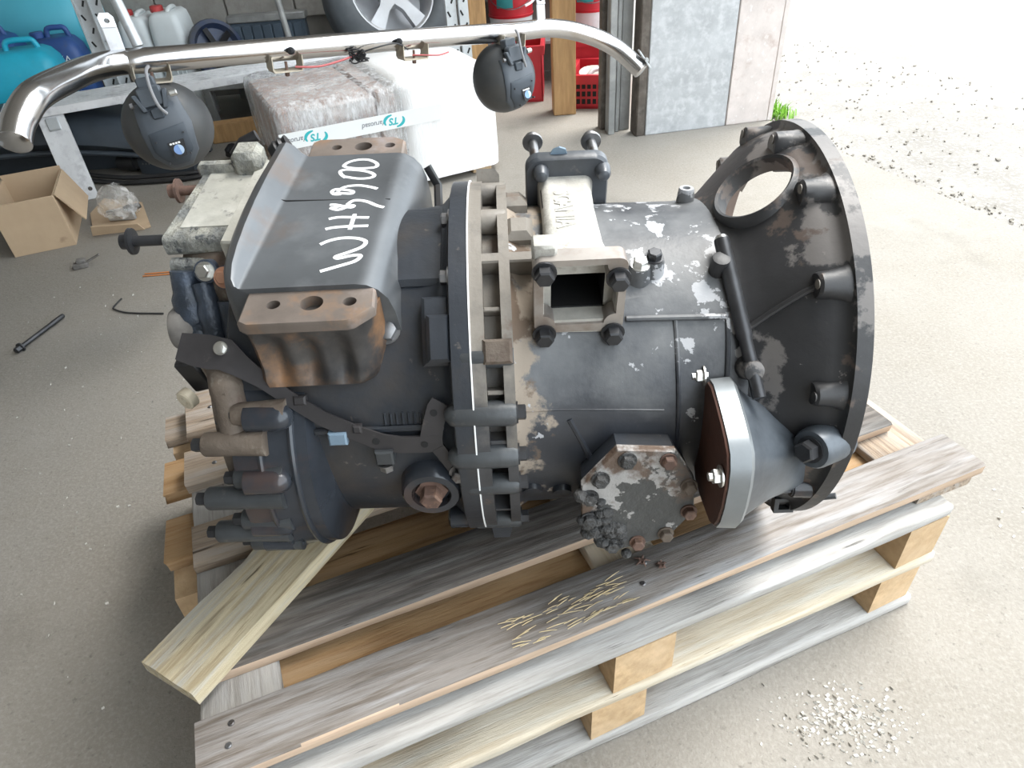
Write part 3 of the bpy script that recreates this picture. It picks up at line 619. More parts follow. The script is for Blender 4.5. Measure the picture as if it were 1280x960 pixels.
# --- octagonal cover low on the near side
ca = 76; co_ = Vector((.18, CY, CZ)) + Nn(ca) * .240
oct_ = [(-.0738, .0479), (-.0468, .0145), (-.0337, -.0016), (.0327, .0043), (.0574, .0448), (.0623, .0963), (.0336, .1359), (-.0346, .1558), (-.0731, .1073)]
cm = (sum(p[0] for p in oct_) / 9, sum(p[1] for p in oct_) / 9)
def ok(k): return [(cm[0] + (x - cm[0]) * k, cm[1] + (y - cm[1]) * k) for x, y in oct_]
b = MB(); b.loft([[co_ - Nn(ca) * h + Vector((x, 0, 0)) + Tn(ca) * y for x, y in ok(k)] for h, k in ((.075, .95), (.012, .97))]); G(b, 'cover_base', 'case')
cv = G(MB().prism(oct_, co_ - Nn(ca) * .010, (1, 0, 0), Tn(ca), Nn(ca), .010, .002), 'cover_plate', 'cover', ang=30)
for i, (x, y) in enumerate([(-.052, .040), (-.022, .014), (.025, .017), (.052, .055), (.055, .094), (.030, .128), (-.004, .140), (-.035, .143), (-.064, .100), (-.064, .066)]):
    pp = co_ + Vector((x, 0, 0)) + Tn(ca) * y
    if 2 <= i <= 6: sub(MB().hexbolt(pp, Nn(ca), .008, .008, 1.25), 'bolt', 'corroded' if i % 2 else 'rust', cv)
    else: sub(MB().hexbolt(pp, Nn(ca), .0085, .007, 1.3), 'bolt', 'cover_crust', cv)
b = MB(); rnd = random.Random(5)
for i in range(34):
    u = rnd.random(); e0 = Vector((-.0731, .1073, 0)).lerp(Vector((-.0346, .1558, 0)), u) if i % 2 else Vector((-.074, .075, 0)).lerp(Vector((-.04, .150, 0)), u)
    pp = co_ + Vector((e0.x + rnd.uniform(-.006, .022), 0, 0)) + Tn(ca) * (e0.y + rnd.uniform(-.02, .004)); b.sphere(pp, rnd.uniform(.004, .011), 1, 1, .7, 8, 6)
o = sub(b, 'oily_lumps', 'cover_crust', cv); o['kind'] = 'stuff'

# --- square tower over the front case
def rsq(x0, x1, z0, z1, k, m=6):
    pts = []
    for cx, cz, a0 in ((x1 - k, z1 - k, 0), (x0 + k, z1 - k, 90), (x0 + k, z0 + k, 180), (x1 - k, z0 + k, 270)):
        for i in range(m + 1): a = R(a0 + 90. * i / m); pts.append((cx + k * math.cos(a), cz + k * math.sin(a)))
    return pts
def yl(pts, y, sk=.03): return [(x + sk * (y + .16), y, z) for x, z in pts]
b = MB(); secs = []
for y, x0, x1, zt in ((-.156, .063, .153, .2245), (-.141, .063, .153, .2245), (-.128, .071, .143, .215), (-.09, .072, .138, .211), (.0, .072, .136, .203), (.05, .071, .137, .200), (.068, .068, .140, .202)): secs.append(yl(rsq(x0, x1, .06, zt, .012), y))
b.loft(secs); tw = G(b, 'tower_body', 'tower')
cut(tw, MB().box(.0695, .1475, -.30, -.134, .147, .2185)); cut(tw, MB().box(.0785, .1375, -.20, .045, .149, .193))
cut(fc, MB().box(.0785, .1375, -.30, .044, .148, .30)); cut(fc, MB().box(.0790, .1370, -.128, .043, .02, .2))
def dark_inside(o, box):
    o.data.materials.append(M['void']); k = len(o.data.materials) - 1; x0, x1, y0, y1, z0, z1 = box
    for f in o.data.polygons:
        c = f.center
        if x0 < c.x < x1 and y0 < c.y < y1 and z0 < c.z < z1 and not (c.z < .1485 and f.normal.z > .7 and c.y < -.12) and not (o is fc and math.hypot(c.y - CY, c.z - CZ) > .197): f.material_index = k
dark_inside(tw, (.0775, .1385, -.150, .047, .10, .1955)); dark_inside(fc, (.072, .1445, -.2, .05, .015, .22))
lo_ = rsq(.0585, .157, .133, .229, .010); li_ = rsq(.0695, .1475, .146, .2195, .007)
# near flange: outer square with rounded ends, window with a lug in every corner
inn = []
x0, x1, z0, z1, k = .0685, .1485, .1435, .2215, .013
for cx, cz, a0 in ((x1, z1, 0), (x0, z1, 90), (x0, z0, 180), (x1, z0, 270)):
    for i in range(7):
        a = R(a0 + 90. * i / 6); sx, sz = math.copysign(1, math.cos(R(a0 + 45))), math.copysign(1, math.sin(R(a0 + 45)))
        aa = R(a0 + 270 - 90. * i / 6) ; inn.append((cx + k * math.cos(aa) , cz + k * math.sin(aa)))
b = MB(); b.plate_hole(lo_, inn, (0, -.160, 0), (1, 0, 0), (0, 0, 1), (0, 1, 0), .022); nf = G(b, 'tower_flange', 'tower_face')
sub(MB().box(.0575, .084, -.150, -.125, .222, .240, .003), 'square_lug', 'tower', nf)
for x, z in ((.0695, .2155), (.1475, .2045), (.0695, .1315), (.1465, .1300)):
    bo = sub(MB().rod((x, -.158, z), (0, 1, 0), [(0, .012), (.024, .012), (.03, .009)], 20), 'corner_lug', 'tower_face', nf)
    sub(MB().hexbolt((x, -.160, z), (0, -1, -.05), .0105, .012, 1.28), 'bolt', 'bolt_dark', bo)
b = MB(); b.loft([yl(rsq(.055, .158, .112, .224, .018), .066, .03), yl(rsq(.053, .160, .110, .227, .018), .070, .03), yl(rsq(.053, .160, .110, .227, .018), .084, .03)]); ff = G(b, 'far_flange', 'tower_dark')
for x, z in ((.073, .208), (.152, .206)):
    sub(MB().rod((x + .0068, .048, z + .002), (0, 1, 0), [(0, .003), (.002, .007), (.008, .0095), (.022, .0105)], 18), 'corner_lug', 'tower_dark', ff)
for x, z in ((.0755, .205), (.1545, .203)):
    sub(MB().rod((x, .070, z), (-.03, .95, .10), [(0, .0065), (.070, .0065), (.0705, .0135), (.074, .0140), (.0765, .0105), (.083, .0100), (.085, .008)], 20), 'long_bolt', 'bolt', ff, 'long bolt half pulled out')
sub(MB().prism([(0, 0), (.022, 0), (.020, .006), (.012, .009), (.004, .006)], (.092, .076, .227), (1, 0, 0), (0, 0, 1), (0, 1, 0), .004), 'gasket_scrap', 'clip_blue', ff)
# cast letters on the tower, reading down towards the viewer
tx = text_mesh('SCANIA', .030, .0009, frame((.1015, -.018, .2048), (-.03, -1, .082), (1, -.03, 0), (0, .082, 1)), 'cast_letters', 'tower', tw, .0007)
tx.scale = (.93, 1.0, 1)

# --- rear mount bracket: bent plate across the top, a drilled pad at each end
xp = [(-.300, .135), (-.299, .165), (-.296, .190), (-.288, .211), (-.277, .224), (-.267, .2265), (-.258, .221), (-.250, .210), (-.242, .2045), (-.122, .2045), (-.110, .2025), (-.099, .196), (-.090, .184), (-.085, .166), (-.082, .14), (-.082, .11), (-.300, .11)]
b = MB(); loops = []
for y, k in ((-.150, .18), (-.142, .38), (-.12, .58), (-.09, .72), (-.05, .84), (0., .94), (.06, 1), (.148, 1)):
    l = []
    for x, z in xp:
        if x < -.245: x2 = -.245 + (x + .245) * k; z2 = .2045 + (z - .2045) * (k if z > .2045 else 1)
        else: x2, z2 = x, z
        l.append((x2 + .06 * (y), y, z2))
    loops.append(l)
b.loft(loops); br = G(b, 'mount_bracket', 'bracket', ang=45)
def pad(y0, y1, z0, z1, s, name):
    o = [(-.246, y0 if s < 0 else y1)]
    if s < 0: pts = [(-.247, y1), (-.110, y1), (-.108, y0 + .022), (-.128, y0 + .002), (-.135, y0), (-.238, y0), (-.247, y0 + .006)]
    else: pts = [(-.236, y0), (-.236, y1 - .008), (-.228, y1), (-.120, y1), (-.104, y1 - .012), (-.104, y0)]
    return G(MB().prism(pts, (0, 0, z0), (1, 0, 0), (0, 1, 0), (0, 0, 1), z1 - z0, .003), name, 'pad')
pn = pad(-.203, -.148, .186, .1985, -1, 'near_pad'); pf = pad(.148, .200, .170, .2035, 1, 'far_pad')
for x, r in ((-.2145, .0072), (-.1745, .0122), (-.1345, .0072)):
    cut(pn, MB().rod((x, -.1715, .16), (0, 0, 1), [(0, r), (.08, r)], 28))
for x, r in ((-.1985, .0072), (-.1615, .0122), (-.1245, .0072)):
    cut(pf, MB().rod((x, .1735, .15), (0, 0, 1), [(0, r), (.08, r)], 28))
b = MB()                                                        # fluted body of the near pad
loops = []
for z, g in ((.100, -.008), (.106, .004), (.116, .006), (.128, .0), (.160, .0), (.178, .003), (.1862, .004)):
    l = [(-.244, -.10, z), (-.243, -.190 - g, z)]
    for i in range(25):
        t = i / 24.; x = -.238 + .104 * t; w = math.cos(t * 3 * 2 * PI); dep = .010 * (1 - w) * .5 if .110 < z < .175 else 0.
        l.append((x, -.196 - g + dep, z))
    l += [(-.122, -.186 - g, z), (-.108, -.160, z), (-.104, -.10, z)]
    loops.append(l)
b.loft(loops); lg = G(b, 'fluted_pad_body', 'lug', ang=55)
G(MB().loft([[(-.238, .10, .09), (-.10, .10, .09), (-.10, .19, .10), (-.238, .19, .10)], [(-.238, .10, .172), (-.10, .10, .172), (-.10, .195, .172), (-.238, .195, .172)]]), 'far_pad_body', 'lug')
# number written in white marker
STROKES = [[(-.181, .1161), (-.1757, .1256), (-.1631, .1316), (-.1496, .1303), (-.1391, .122), (-.1353, .1137), (-.1385, .1081), (-.1505, .1066), (-.1638, .1078), (-.1757, .1117), (-.181, .1161)],
 [(-.1736, .0835), (-.1805, .0928), (-.1827, .1019), (-.1757, .1051), (-.1593, .102), (-.1456, .0964), (-.1373, .0888), (-.1375, .0824), (-.1454, .079), (-.1584, .0798), (-.1739, .0858)],
 [(-.1287, .0508), (-.1391, .0564), (-.1523, .0612), (-.165, .061), (-.1735, .0571), (-.1785, .0486)],
 [(-.173, .041), (-.182, .0419), (-.1858, .0493), (-.1812, .0542), (-.169, .0513), (-.1595, .0469), (-.1597, .0416), (-.1696, .0425), (-.1807, .0453)],
 [(-.1158, .0043), (-.125, .0094), (-.1365, .0188), (-.1476, .0239), (-.1563, .0233), (-.1621, .0144)],
 [(-.1833, .0162), (-.1762, .0156), (-.1652, .0113), (-.1539, .012), (-.156, .0078), (-.1687, .0116), (-.1787, .0092), (-.1802, .0076), (-.171, .0035), (-.1614, .0093)],
 [(-.1795, -.0168), (-.1684, -.0139), (-.1512, -.0154), (-.1313, -.0177)], [(-.18, -.0391), (-.1701, -.0363), (-.1535, -.0353), (-.13, -.036)], [(-.1495, -.0088), (-.1509, -.0425)],
 [(-.1809, -.0711), (-.1723, -.0646), (-.1583, -.0599), (-.1418, -.0613), (-.1313, -.0665), (-.1287, -.0725), (-.1328, -.0808), (-.146, -.0896), (-.1592, -.0969), (-.1555, -.1007), (-.1435, -.0968), (-.1332, -.0962), (-.1316, -.1005), (-.1372, -.1082), (-.1518, -.1151), (-.1721, -.1241)]]
b = MB()
for s in STROKES: b.tube([Vector((x, y, .2047)) for x, y in spline([(x, y, 0) for x, y in s], 4) and [(q.x, q.y) for q in spline([(x, y, 0) for x, y in s], 4)]], .0026, 8, True, .2, (0, 0, 1))
sub(b, 'marker_writing', 'white_paint', br, 'WH9900 written in white marker')
b = MB(); b.tube([(-.262, .026, .2130), (-.240, .030, .2052), (-.11, .026, .2032)], [.0008, .0009, .0006], 6); sub(b, 'scribe_line', 'void', br)

# --- rear housing at the left end
rh = G(MB().loft([[(x + .04 * (y - .07), y, z) for y, z in rsq(-.012, .168, .158, .184, .008)] for x, k in ((-.388, 1), (-.384, 1), (-.310, 1), (-.306, 1))]), 'rear_housing_top', 'crust', ang=60)
b = MB(); b.box(-.374, -.306, .012, .150, .182, .1855); sub(b, 'dusty_panel', 'panel', rh)
b = MB(); b.box(-.392, -.300, .150, .168, .178, .197, .004).box(-.340, -.300, .140, .185, .17, .215, .008); sub(b, 'far_ridge', 'crust', rh)
b = MB(); b.box(-.312, -.295, -.034, .175, .10, .1905, .003); sub(b, 'joint_strip', 'panel', rh)
bodyY = [(-.382, -.010, .135, -.04, .160), (-.378, -.020, .15, -.08, .162), (-.35, -.042, .16, -.13, .163), (-.32, -.060, .165, -.16, .163), (-.30, -.07, .17, -.18, .163)]
b = MB(); b.loft([[(x, y, z) for y, z in rsq(y0, y1, z0, z1, .045, 8)] for x, y0, y1, z0, z1 in bodyY]); hb = G(b, 'rear_housing_body', 'corroded', ang=60)
# blue black bulge on the left of the near side, bar below the top frame
sub(MB().tube(spline([(-.368, -.030, .150), (-.368, -.046, .120), (-.360, -.070, .080), (-.346, -.092, .045)], 5), [.018] * 5 + [.022] * 5 + [.022] * 5 + [.016], 18), 'bulge', 'oily', hb)
sub(MB().tube(spline([(-.345, -.045, .140), (-.338, -.070, .105), (-.334, -.088, .070)], 5), [.013] * 4 + [.016] * 7, 16), 'bulge', 'oily', hb)
sub(MB().tube([(-.386, -.018, .150), (-.31, -.022, .148)], .010, 14), 'top_bead', 'crust', hb)
sub(MB().tube([(-.314, -.062, .125), (-.310, -.100, .055)], .013, 16), 'cast_column', 'oily', hb)
sub(MB().sphere((-.340, -.034, .148), .014, 1, 1, .9), 'cast_dome', 'oily', hb)
sub(MB().tube(spline([(-.292, -.050, .176), (-.291, -.080, .150), (-.289, -.120, .095), (-.287, -.150, .040), (-.286, -.167, .000)], 5), .0095, 12), 'joint_edge', 'crust', hb)
for x, y, z, m_, w in ((-.336, -.050, .160, 'bolt_bright', 1.35), (-.3125, -.056, .154, 'copper', 1.5)):
    bo = sub(MB().rod((x, y + .022, z - .014), (0, -.75, .5), [(0, .015), (.020, .0145)], 20), 'union_boss', 'oily', hb)
    sub(MB().hexbolt((x, y + .022 - .0166, z - .014 + .0111), (0, -.75, .5), .0088, .010, w), 'union_bolt', m_, bo)
# long bolts half drawn out to the left
for (x, y, z, l) in ((-.386, .010, .170, .050), (-.382, .138, .168, .036)):
    sub(MB().rod((x + .01, y, z), (-1, -.04, .02), [(0, .0068), (l + .01, .0068), (l + .0105, .0165), (l + .014, .0168), (l + .0155, .010), (l + .025, .0095)], 20), 'long_bolt', 'rust' if l < .04 else 'bolt_dark', hb, 'long bolt half pulled out')
# round ring (shaft seal) and eye on the far left, sensor below
c = Vector((-.372, -.066, .088)); dv = Vector((-1, -.12, .0)).normalized()
sub(MB().rod(c, dv, [(-.02, .020), (0, .024), (.004, .027), (.016, .027), (.020, .024), (.020, .017), (.006, .015)], 28), 'shaft_ring', 'grey_dust_rubber', hb)
c = Vector((-.348, -.088, .078)); sub(MB().rod(c + Vector((0, .03, 0)), (-.15, -.9, .35), [(0, .020), (.028, .0185), (.032, .016), (.032, .009), (.02, .008)], 24), 'eye_boss', 'oily', hb)
sub(MB().box(-.352, -.300, -.118, -.06, .035, .085, .008).tube([(-.335, -.120, .075), (-.30, -.165, .02), (-.29, -.185, -.03)], .014, 12), 'cast_web', 'corroded', hb)
c = Vector((-.368, -.100, .048)); sub(MB().obox(c, (1, 0, .25), (0, 1, 0), (-.25, 0, 1), .030, .034, .05, .004).box(-.35, -.318, -.13, -.08, -.04, .03, .005), 'plug_block', 'black', hb)
sub(MB().rod(c + Vector((-.010, -.024, -.024)), (-.45, -.85, .05), [(0, .0135), (.010, .0135), (.012, .0115), (.012, .006), (.006, .005)], 20), 'nylon_ring', 'sensor', hb)
# fittings and wires behind the housing
b = MB(); b.tube([(-.35, .19, .19), (-.335, .20, .205), (-.315, .205, .212)], .008, 10).tube([(-.33, .20, .20), (-.322, .215, .185)], .007, 10); b.tube(spline([(-.33, .20, .2), (-.345, .215, .19), (-.335, .225, .17)], 4), .003, 6); b.rod((-.30, .20, .185), (.8, .2, .35), [(0, .010), (.012, .015), (.016, .012), (.02, .016), (.024, .012), (.03, .014)], 14)
sub(b, 'plug_fitting', 'black', hb)
# --- lower left: bolted cover with bosses each side of the joint
lip = MB(); loops = []
for x, k in ((-.292, .80), (-.290, .985), (-.285, 1.0), (-.258, 1.0), (-.246, .985), (-.236, .95), (-.222, .945), (-.205, .93), (-.192, .86), (-.186, .78)):
    l = []
    for i in range(33):
        a = 52 + 108. * i / 32; e = math.sin(PI * i / 32) ** .55; r = .195 + (.235 - .195 + .020 * math.sin(PI * (i / 32.) ** 1.2)) * e; l.append(P(x, a, .19 + (r - .19) * k if k > .9 else r * k))
    l += [P(x, 160, .12), P(x, 52, .12)]; loops.append(l)
lip.loft(loops); lc = G(lip, 'lower_cover', 'blue_black', ang=50)
for li, rr_ in ((3, .0035), (6, .004)):
    sub(MB().tube([Vector(q) for q in loops[li][2:31]], rr_, 8), 'cast_bead', 'blue_black', lc)
for (x, a_, r) in ((-.222, 62.5, .226), (-.234, 81.5, .238), (-.246, 100, .244), (-.250, 113, .246)):
    c = P(x, a_, r); sub(MB().rod((x - .045, c.y, c.z), (1, 0, 0), [(0, .0155), (.034, .0158), (.040, .0150), (.045, .0130), (.049, .0095), (.0515, .005)], 20), 'bolt_boss', 'blue_black', lc)
for (x, a_, r, l, m_) in ((-.282, 61.5, .228, .040, 'corroded'), (-.318, 69.5, .236, .05, 'corroded'), (-.292, 81, .238, .036, 'pipe_boss'), (-.330, 87, .246, .070, 'pipe_boss'), (-.302, 98, .246, .040, 'pipe_boss'), (-.340, 103, .252, .070, 'pipe_boss'), (-.312, 113, .252, .045, 'pipe_boss'), (-.295, 64, .215, .03, 'corroded')):
    c = P(x, a_, r - .006); bo = sub(MB().rod(c, (1, 0, 0), [(0, .0125), (.002, .0138), (l * .7, .0142), (l + .02, .016)], 18), 'bolt_boss', m_, lc)
    sub(MB().hexbolt(c, (-1, 0, 0), .0082, .011, 1.22), 'bolt', 'bolt_dark', bo)
b = MB(); loops = []
for x, r0 in ((-.312, .195), (-.308, .215), (-.290, .225), (-.287, .225)): loops.append([P(x, 55 + 100. * i / 24, r0) for i in range(25)] + [P(x, 155, .1), P(x, 55, .1)])
b.loft(loops); sub(b, 'joint_flange', 'corroded', lc)
sub(MB().tube(spline([P(-.300, 47, .190), P(-.292, 55, .205), P(-.285, 62, .214), P(-.284, 72, .222)], 5), [.020] * 6 + [.018] * 10, 14), 'cast_web', 'corroded', lc)
# --- dark strip bracket across the near side
def strip(pts, w, t, name, m, par):
    b = MB(); loops = []; n_ = len(pts)
    Q = [P(x, a_, r) for x, a_, r in pts]
    for i in range(n_):
        tv = (Q[min(i + 1, n_ - 1)] - Q[max(i - 1, 0)]).normalized(); nn = Nn(pts[i][1]); s = tv.cross(nn).normalized() * (w[i] / 2)
        loops.append([Q[i] - s, Q[i] + s, Q[i] + s + nn * t, Q[i] - s + nn * t])
    return b.loft(loops).build(name, m, par)
sb = strip([(-.335, 41, .222), (-.318, 42.2, .222), (-.300, 43.2, .222), (-.284, 44, .222), (-.268, 47.5, .220), (-.245, 52, .219), (-.215, 58.2, .218), (-.185, 64.2, .217), (-.150, 69.5, .216), (-.122, 73.2, .216), (-.100, 74.4, .216), (-.075, 74.6, .216), (-.052, 74.2, .216)], [.030, .036, .038, .036, .026, .018, .017, .018, .019, .022, .022, .022, .022], .003, 'strip_bracket', 'strip', gb)
sb.matrix_local = GM
o = strip([(-.066, 74, .2165), (-.061, 68, .2165), (-.054, 62.5, .2165), (-.050, 60.8, .2165)], [.026, .024, .024, .022], .003, 'arm', 'strip', sb)
o = strip([(-.058, 76, .2165), (-.048, 81, .218), (-.040, 85.5, .220)], [.016, .015, .014], .003, 'arm', 'strip', sb)
sub(MB().hexbolt(P(-.036, 85.5, .222), Nn(80), .0092, .010, 1.35), 'bolt', 'bolt', sb)
sub(MB().hexbolt(P(-.288, 42.2, .2255), Nn(42), .0062, .0035, 1.25), 'bolt', 'bolt_bright', sb)
for x, a_ in ((-.059, 64), (-.073, 74.4), (-.128, 72.6), (-.234, 54.5)): sub(MB().rod(P(x, a_, .2185), Nn(a_), [(0, .0042), (.0014, .0042), (.0014, .0025)], 14), 'hole_rim', 'void', sb)
sub(MB().patch(-.181, -.160, 68.8, 73, .214, .2235, CY, CZ, 4, .002), 'clip', 'clip_blue', sb)
sub(MB().patch(-.214, -.200, 56.8, 59.6, .214, .2235, CY, CZ, 4, .002), 'clip', 'strip', sb); sub(MB().patch(-.152, -.142, 66.8, 69.4, .214, .2225, CY, CZ, 4, .002), 'clip', 'strip', sb)
nb = sub(MB().patch(-.131, -.110, 75.5, 80.5, .205, .226, CY, CZ, 4, .002), 'nut_block', 'pipe_boss', sb)
sub(MB().hexbolt(P(-.121, 81, .217), Tn(80), .0085, .010, 1.2), 'bolt', 'bolt', nb)
# far side bracket seen over the top
b = MB(); b.tube([(-.060, .10, .135), (-.062, .15, .152), (-.075, .160, .176)], .006, 6, True, .5); G(b, 'far_side_bracket', 'black')

# =================================================================== LIGHT BAR AND ITS LAMPS
bar_pts = [(-.943, 1.415, .718), (-.944, 1.461, .744), (-.935, 1.532, .771), (-.949, 1.692, .765), (-.961, 1.848, .753), (-.925, 1.930, .746), (-.821, 1.985, .735), (-.35, 2.30, .677), (.08, 2.592, .620), (.238, 2.680, .605), (.368, 2.703, .570), (.470, 2.693, .521), (.553, 2.651, .452)]
bar = thing('light_bar', 'long polished stainless tube bar with bent ends hung above the bench', 'light bar', (-.35, 2.30, .677))
BO = Vector((-.35, 2.30, .677))
def rel(p): return Vector(p) - BO
def bsub(b, name, m, label=None): return b.build(name, m, bar, None, None, label)
bp = [rel(p) for p in spline(bar_pts, 7)]
bsub(MB().tube(bp, .0305, 24), 'tube', 'chrome')
for e, t in ((bp[0], bp[0] - bp[1]), (bp[-1], bp[-1] - bp[-2])): bsub(MB().rod(e, t, [(0, .0312), (.004, .031), (.010, .022), (.012, .008)], 24), 'end_cap', 'chrome')
BD = (Vector(bar_pts[8]) - Vector(bar_pts[6])).normalized(); BU = Vector((0, 0, 1)); BU = (BU - BD * BU.dot(BD)).normalized(); BN = BD.cross(BU)   # BN towards viewer
def clamp(c, w=.045):
    c = rel(c); b = MB()
    prof = [(-w, .010), (-w, -.022), (-w * .9, -.030), (w * .9, -.030), (w, -.022), (w, .010)]
    o1 = [(x, z) for x, z in prof] + [(x * .94, z + .004) for x, z in reversed(prof)]
    b.loft([[c + BD * x + BU * z + BN * y for x, z in o1] for y in (-.018, .030)])
    k = bsub(b, 'clamp_bracket', 'bracket_zinc')
    MB().hexbolt(c + BN * .014 - BU * .030, -BU, .007, .010, 1.4).rod(c + BN * .014 - BU * .026, BU, [(0, .004), (.022, .004)], 10).build('clamp_bolt', 'rust', k)
    return k
for p in ((-.868, 1.940, .722), (-.573, 2.130, .683), (-.232, 2.356, .641), (.084, 2.575, .604)): clamp(p)
def tab(c, h, lean):
    c = rel(c); u = (BU + BD * lean).normalized(); a = BD
    b = MB(); b.obox(c + u * (h * .30), a, BN, u, .036, .006, h * .62, .002)
    o = [(-.017, 0), (.017, 0), (.018, .022), (.010, .032), (-.010, .032), (-.018, .022)]; i_ = [(.007 * math.cos(k * PI / 3 + 3.9), .014 + .006 * math.sin(k * PI / 3 + 3.9)) for k in range(6)]
    b2 = MB(); b2.plate_hole(o, i_, c + u * h * .62, a, (u * .8 - BN * .2).normalized(), BN, .005)
    k = bsub(b, 'mount_tab', 'alu'); b2.build('eye', 'alu', k); return k
tab((-.925, 1.93, .772), .088, -.10); tab((.200, 2.668, .633), .085, -.12)
t = bp[-3]; b = MB(); b.obox(t + Vector((.030, -.012, .02)), (.5, -.1, -.7), (0, 1, 0), (.7, 0, .5), .07, .035, .006, .001).rod(t + Vector((.034, -.03, .022)), (0, -1, 0), [(0, .007), (.012, .007)], 10); bsub(b, 'end_plate', 'zinc')
t = bp[2]; b = MB(); b.obox(t + Vector((-.040, -.005, .0)), (.3, .4, .7), (0, 1, 0), (-.7, 0, .3), .09, .03, .006, .001); bsub(b, 'end_plate', 'zinc')
# wires along the bar
b = MB(); c = rel((-.38, 2.24, .660)); rnd = random.Random(9)
for i in range(9):
    p = [c + Vector((rnd.uniform(-.03, .03), rnd.uniform(-.03, .0), rnd.uniform(-.02, .02))) for _ in range(5)]; b.tube(spline(p, 4), .0022, 5)
b.tube(spline([c, c + Vector((.06, .01, .012)), c + Vector((.11, .05, .010)), c + Vector((.14, .085, -.016))], 5), .0025, 6); bsub(b, 'wire_knot', 'cable')
bsub(MB().tube(spline([rel((-.54, 2.11, .665)), rel((-.48, 2.14, .655)), rel((-.42, 2.20, .655)), rel((-.38, 2.24, .660))], 5), .003, 6), 'red_lead', 'cable_red')
bsub(MB().tube(spline([rel((-.23, 2.335, .625)), rel((-.20, 2.34, .622)), rel((-.15, 2.36, .614)), rel((-.12, 2.40, .612))], 5), .0022, 6), 'red_lead', 'cable_red')
for c in ((-.545, 2.13, .703), (-.262, 2.32, .669)): bsub(MB().rod(rel(c), (0, -1, .2), [(0, .010), (.012, .010), (.013, .006), (.02, .006)], 12), 'grommet', 'cable')
st_ = tag(MB().tube([(.212, 2.668, .700), (.200, 2.66, .78), (.17, 2.64, 1.4), (.12, 2.62, 3.2)], .022, 8, True, .12).tube(spline([(.20, 2.66, .73), (.17, 2.64, .70), (.145, 2.63, .69)], 4), .004, 6).build('webbing_strap', 'strap'), 'white webbing strap holding up the right end of the chrome bar', 'strap')
pl_ = tag(MB().tube([(-.895, 1.985, .770), (-1.05, 2.11, 1.5), (-1.40, 2.40, 3.2)], .014, 14).build('hanger_pole', 'zinc'), 'grey steel hanger pole beside the left tab of the chrome bar', 'pole')

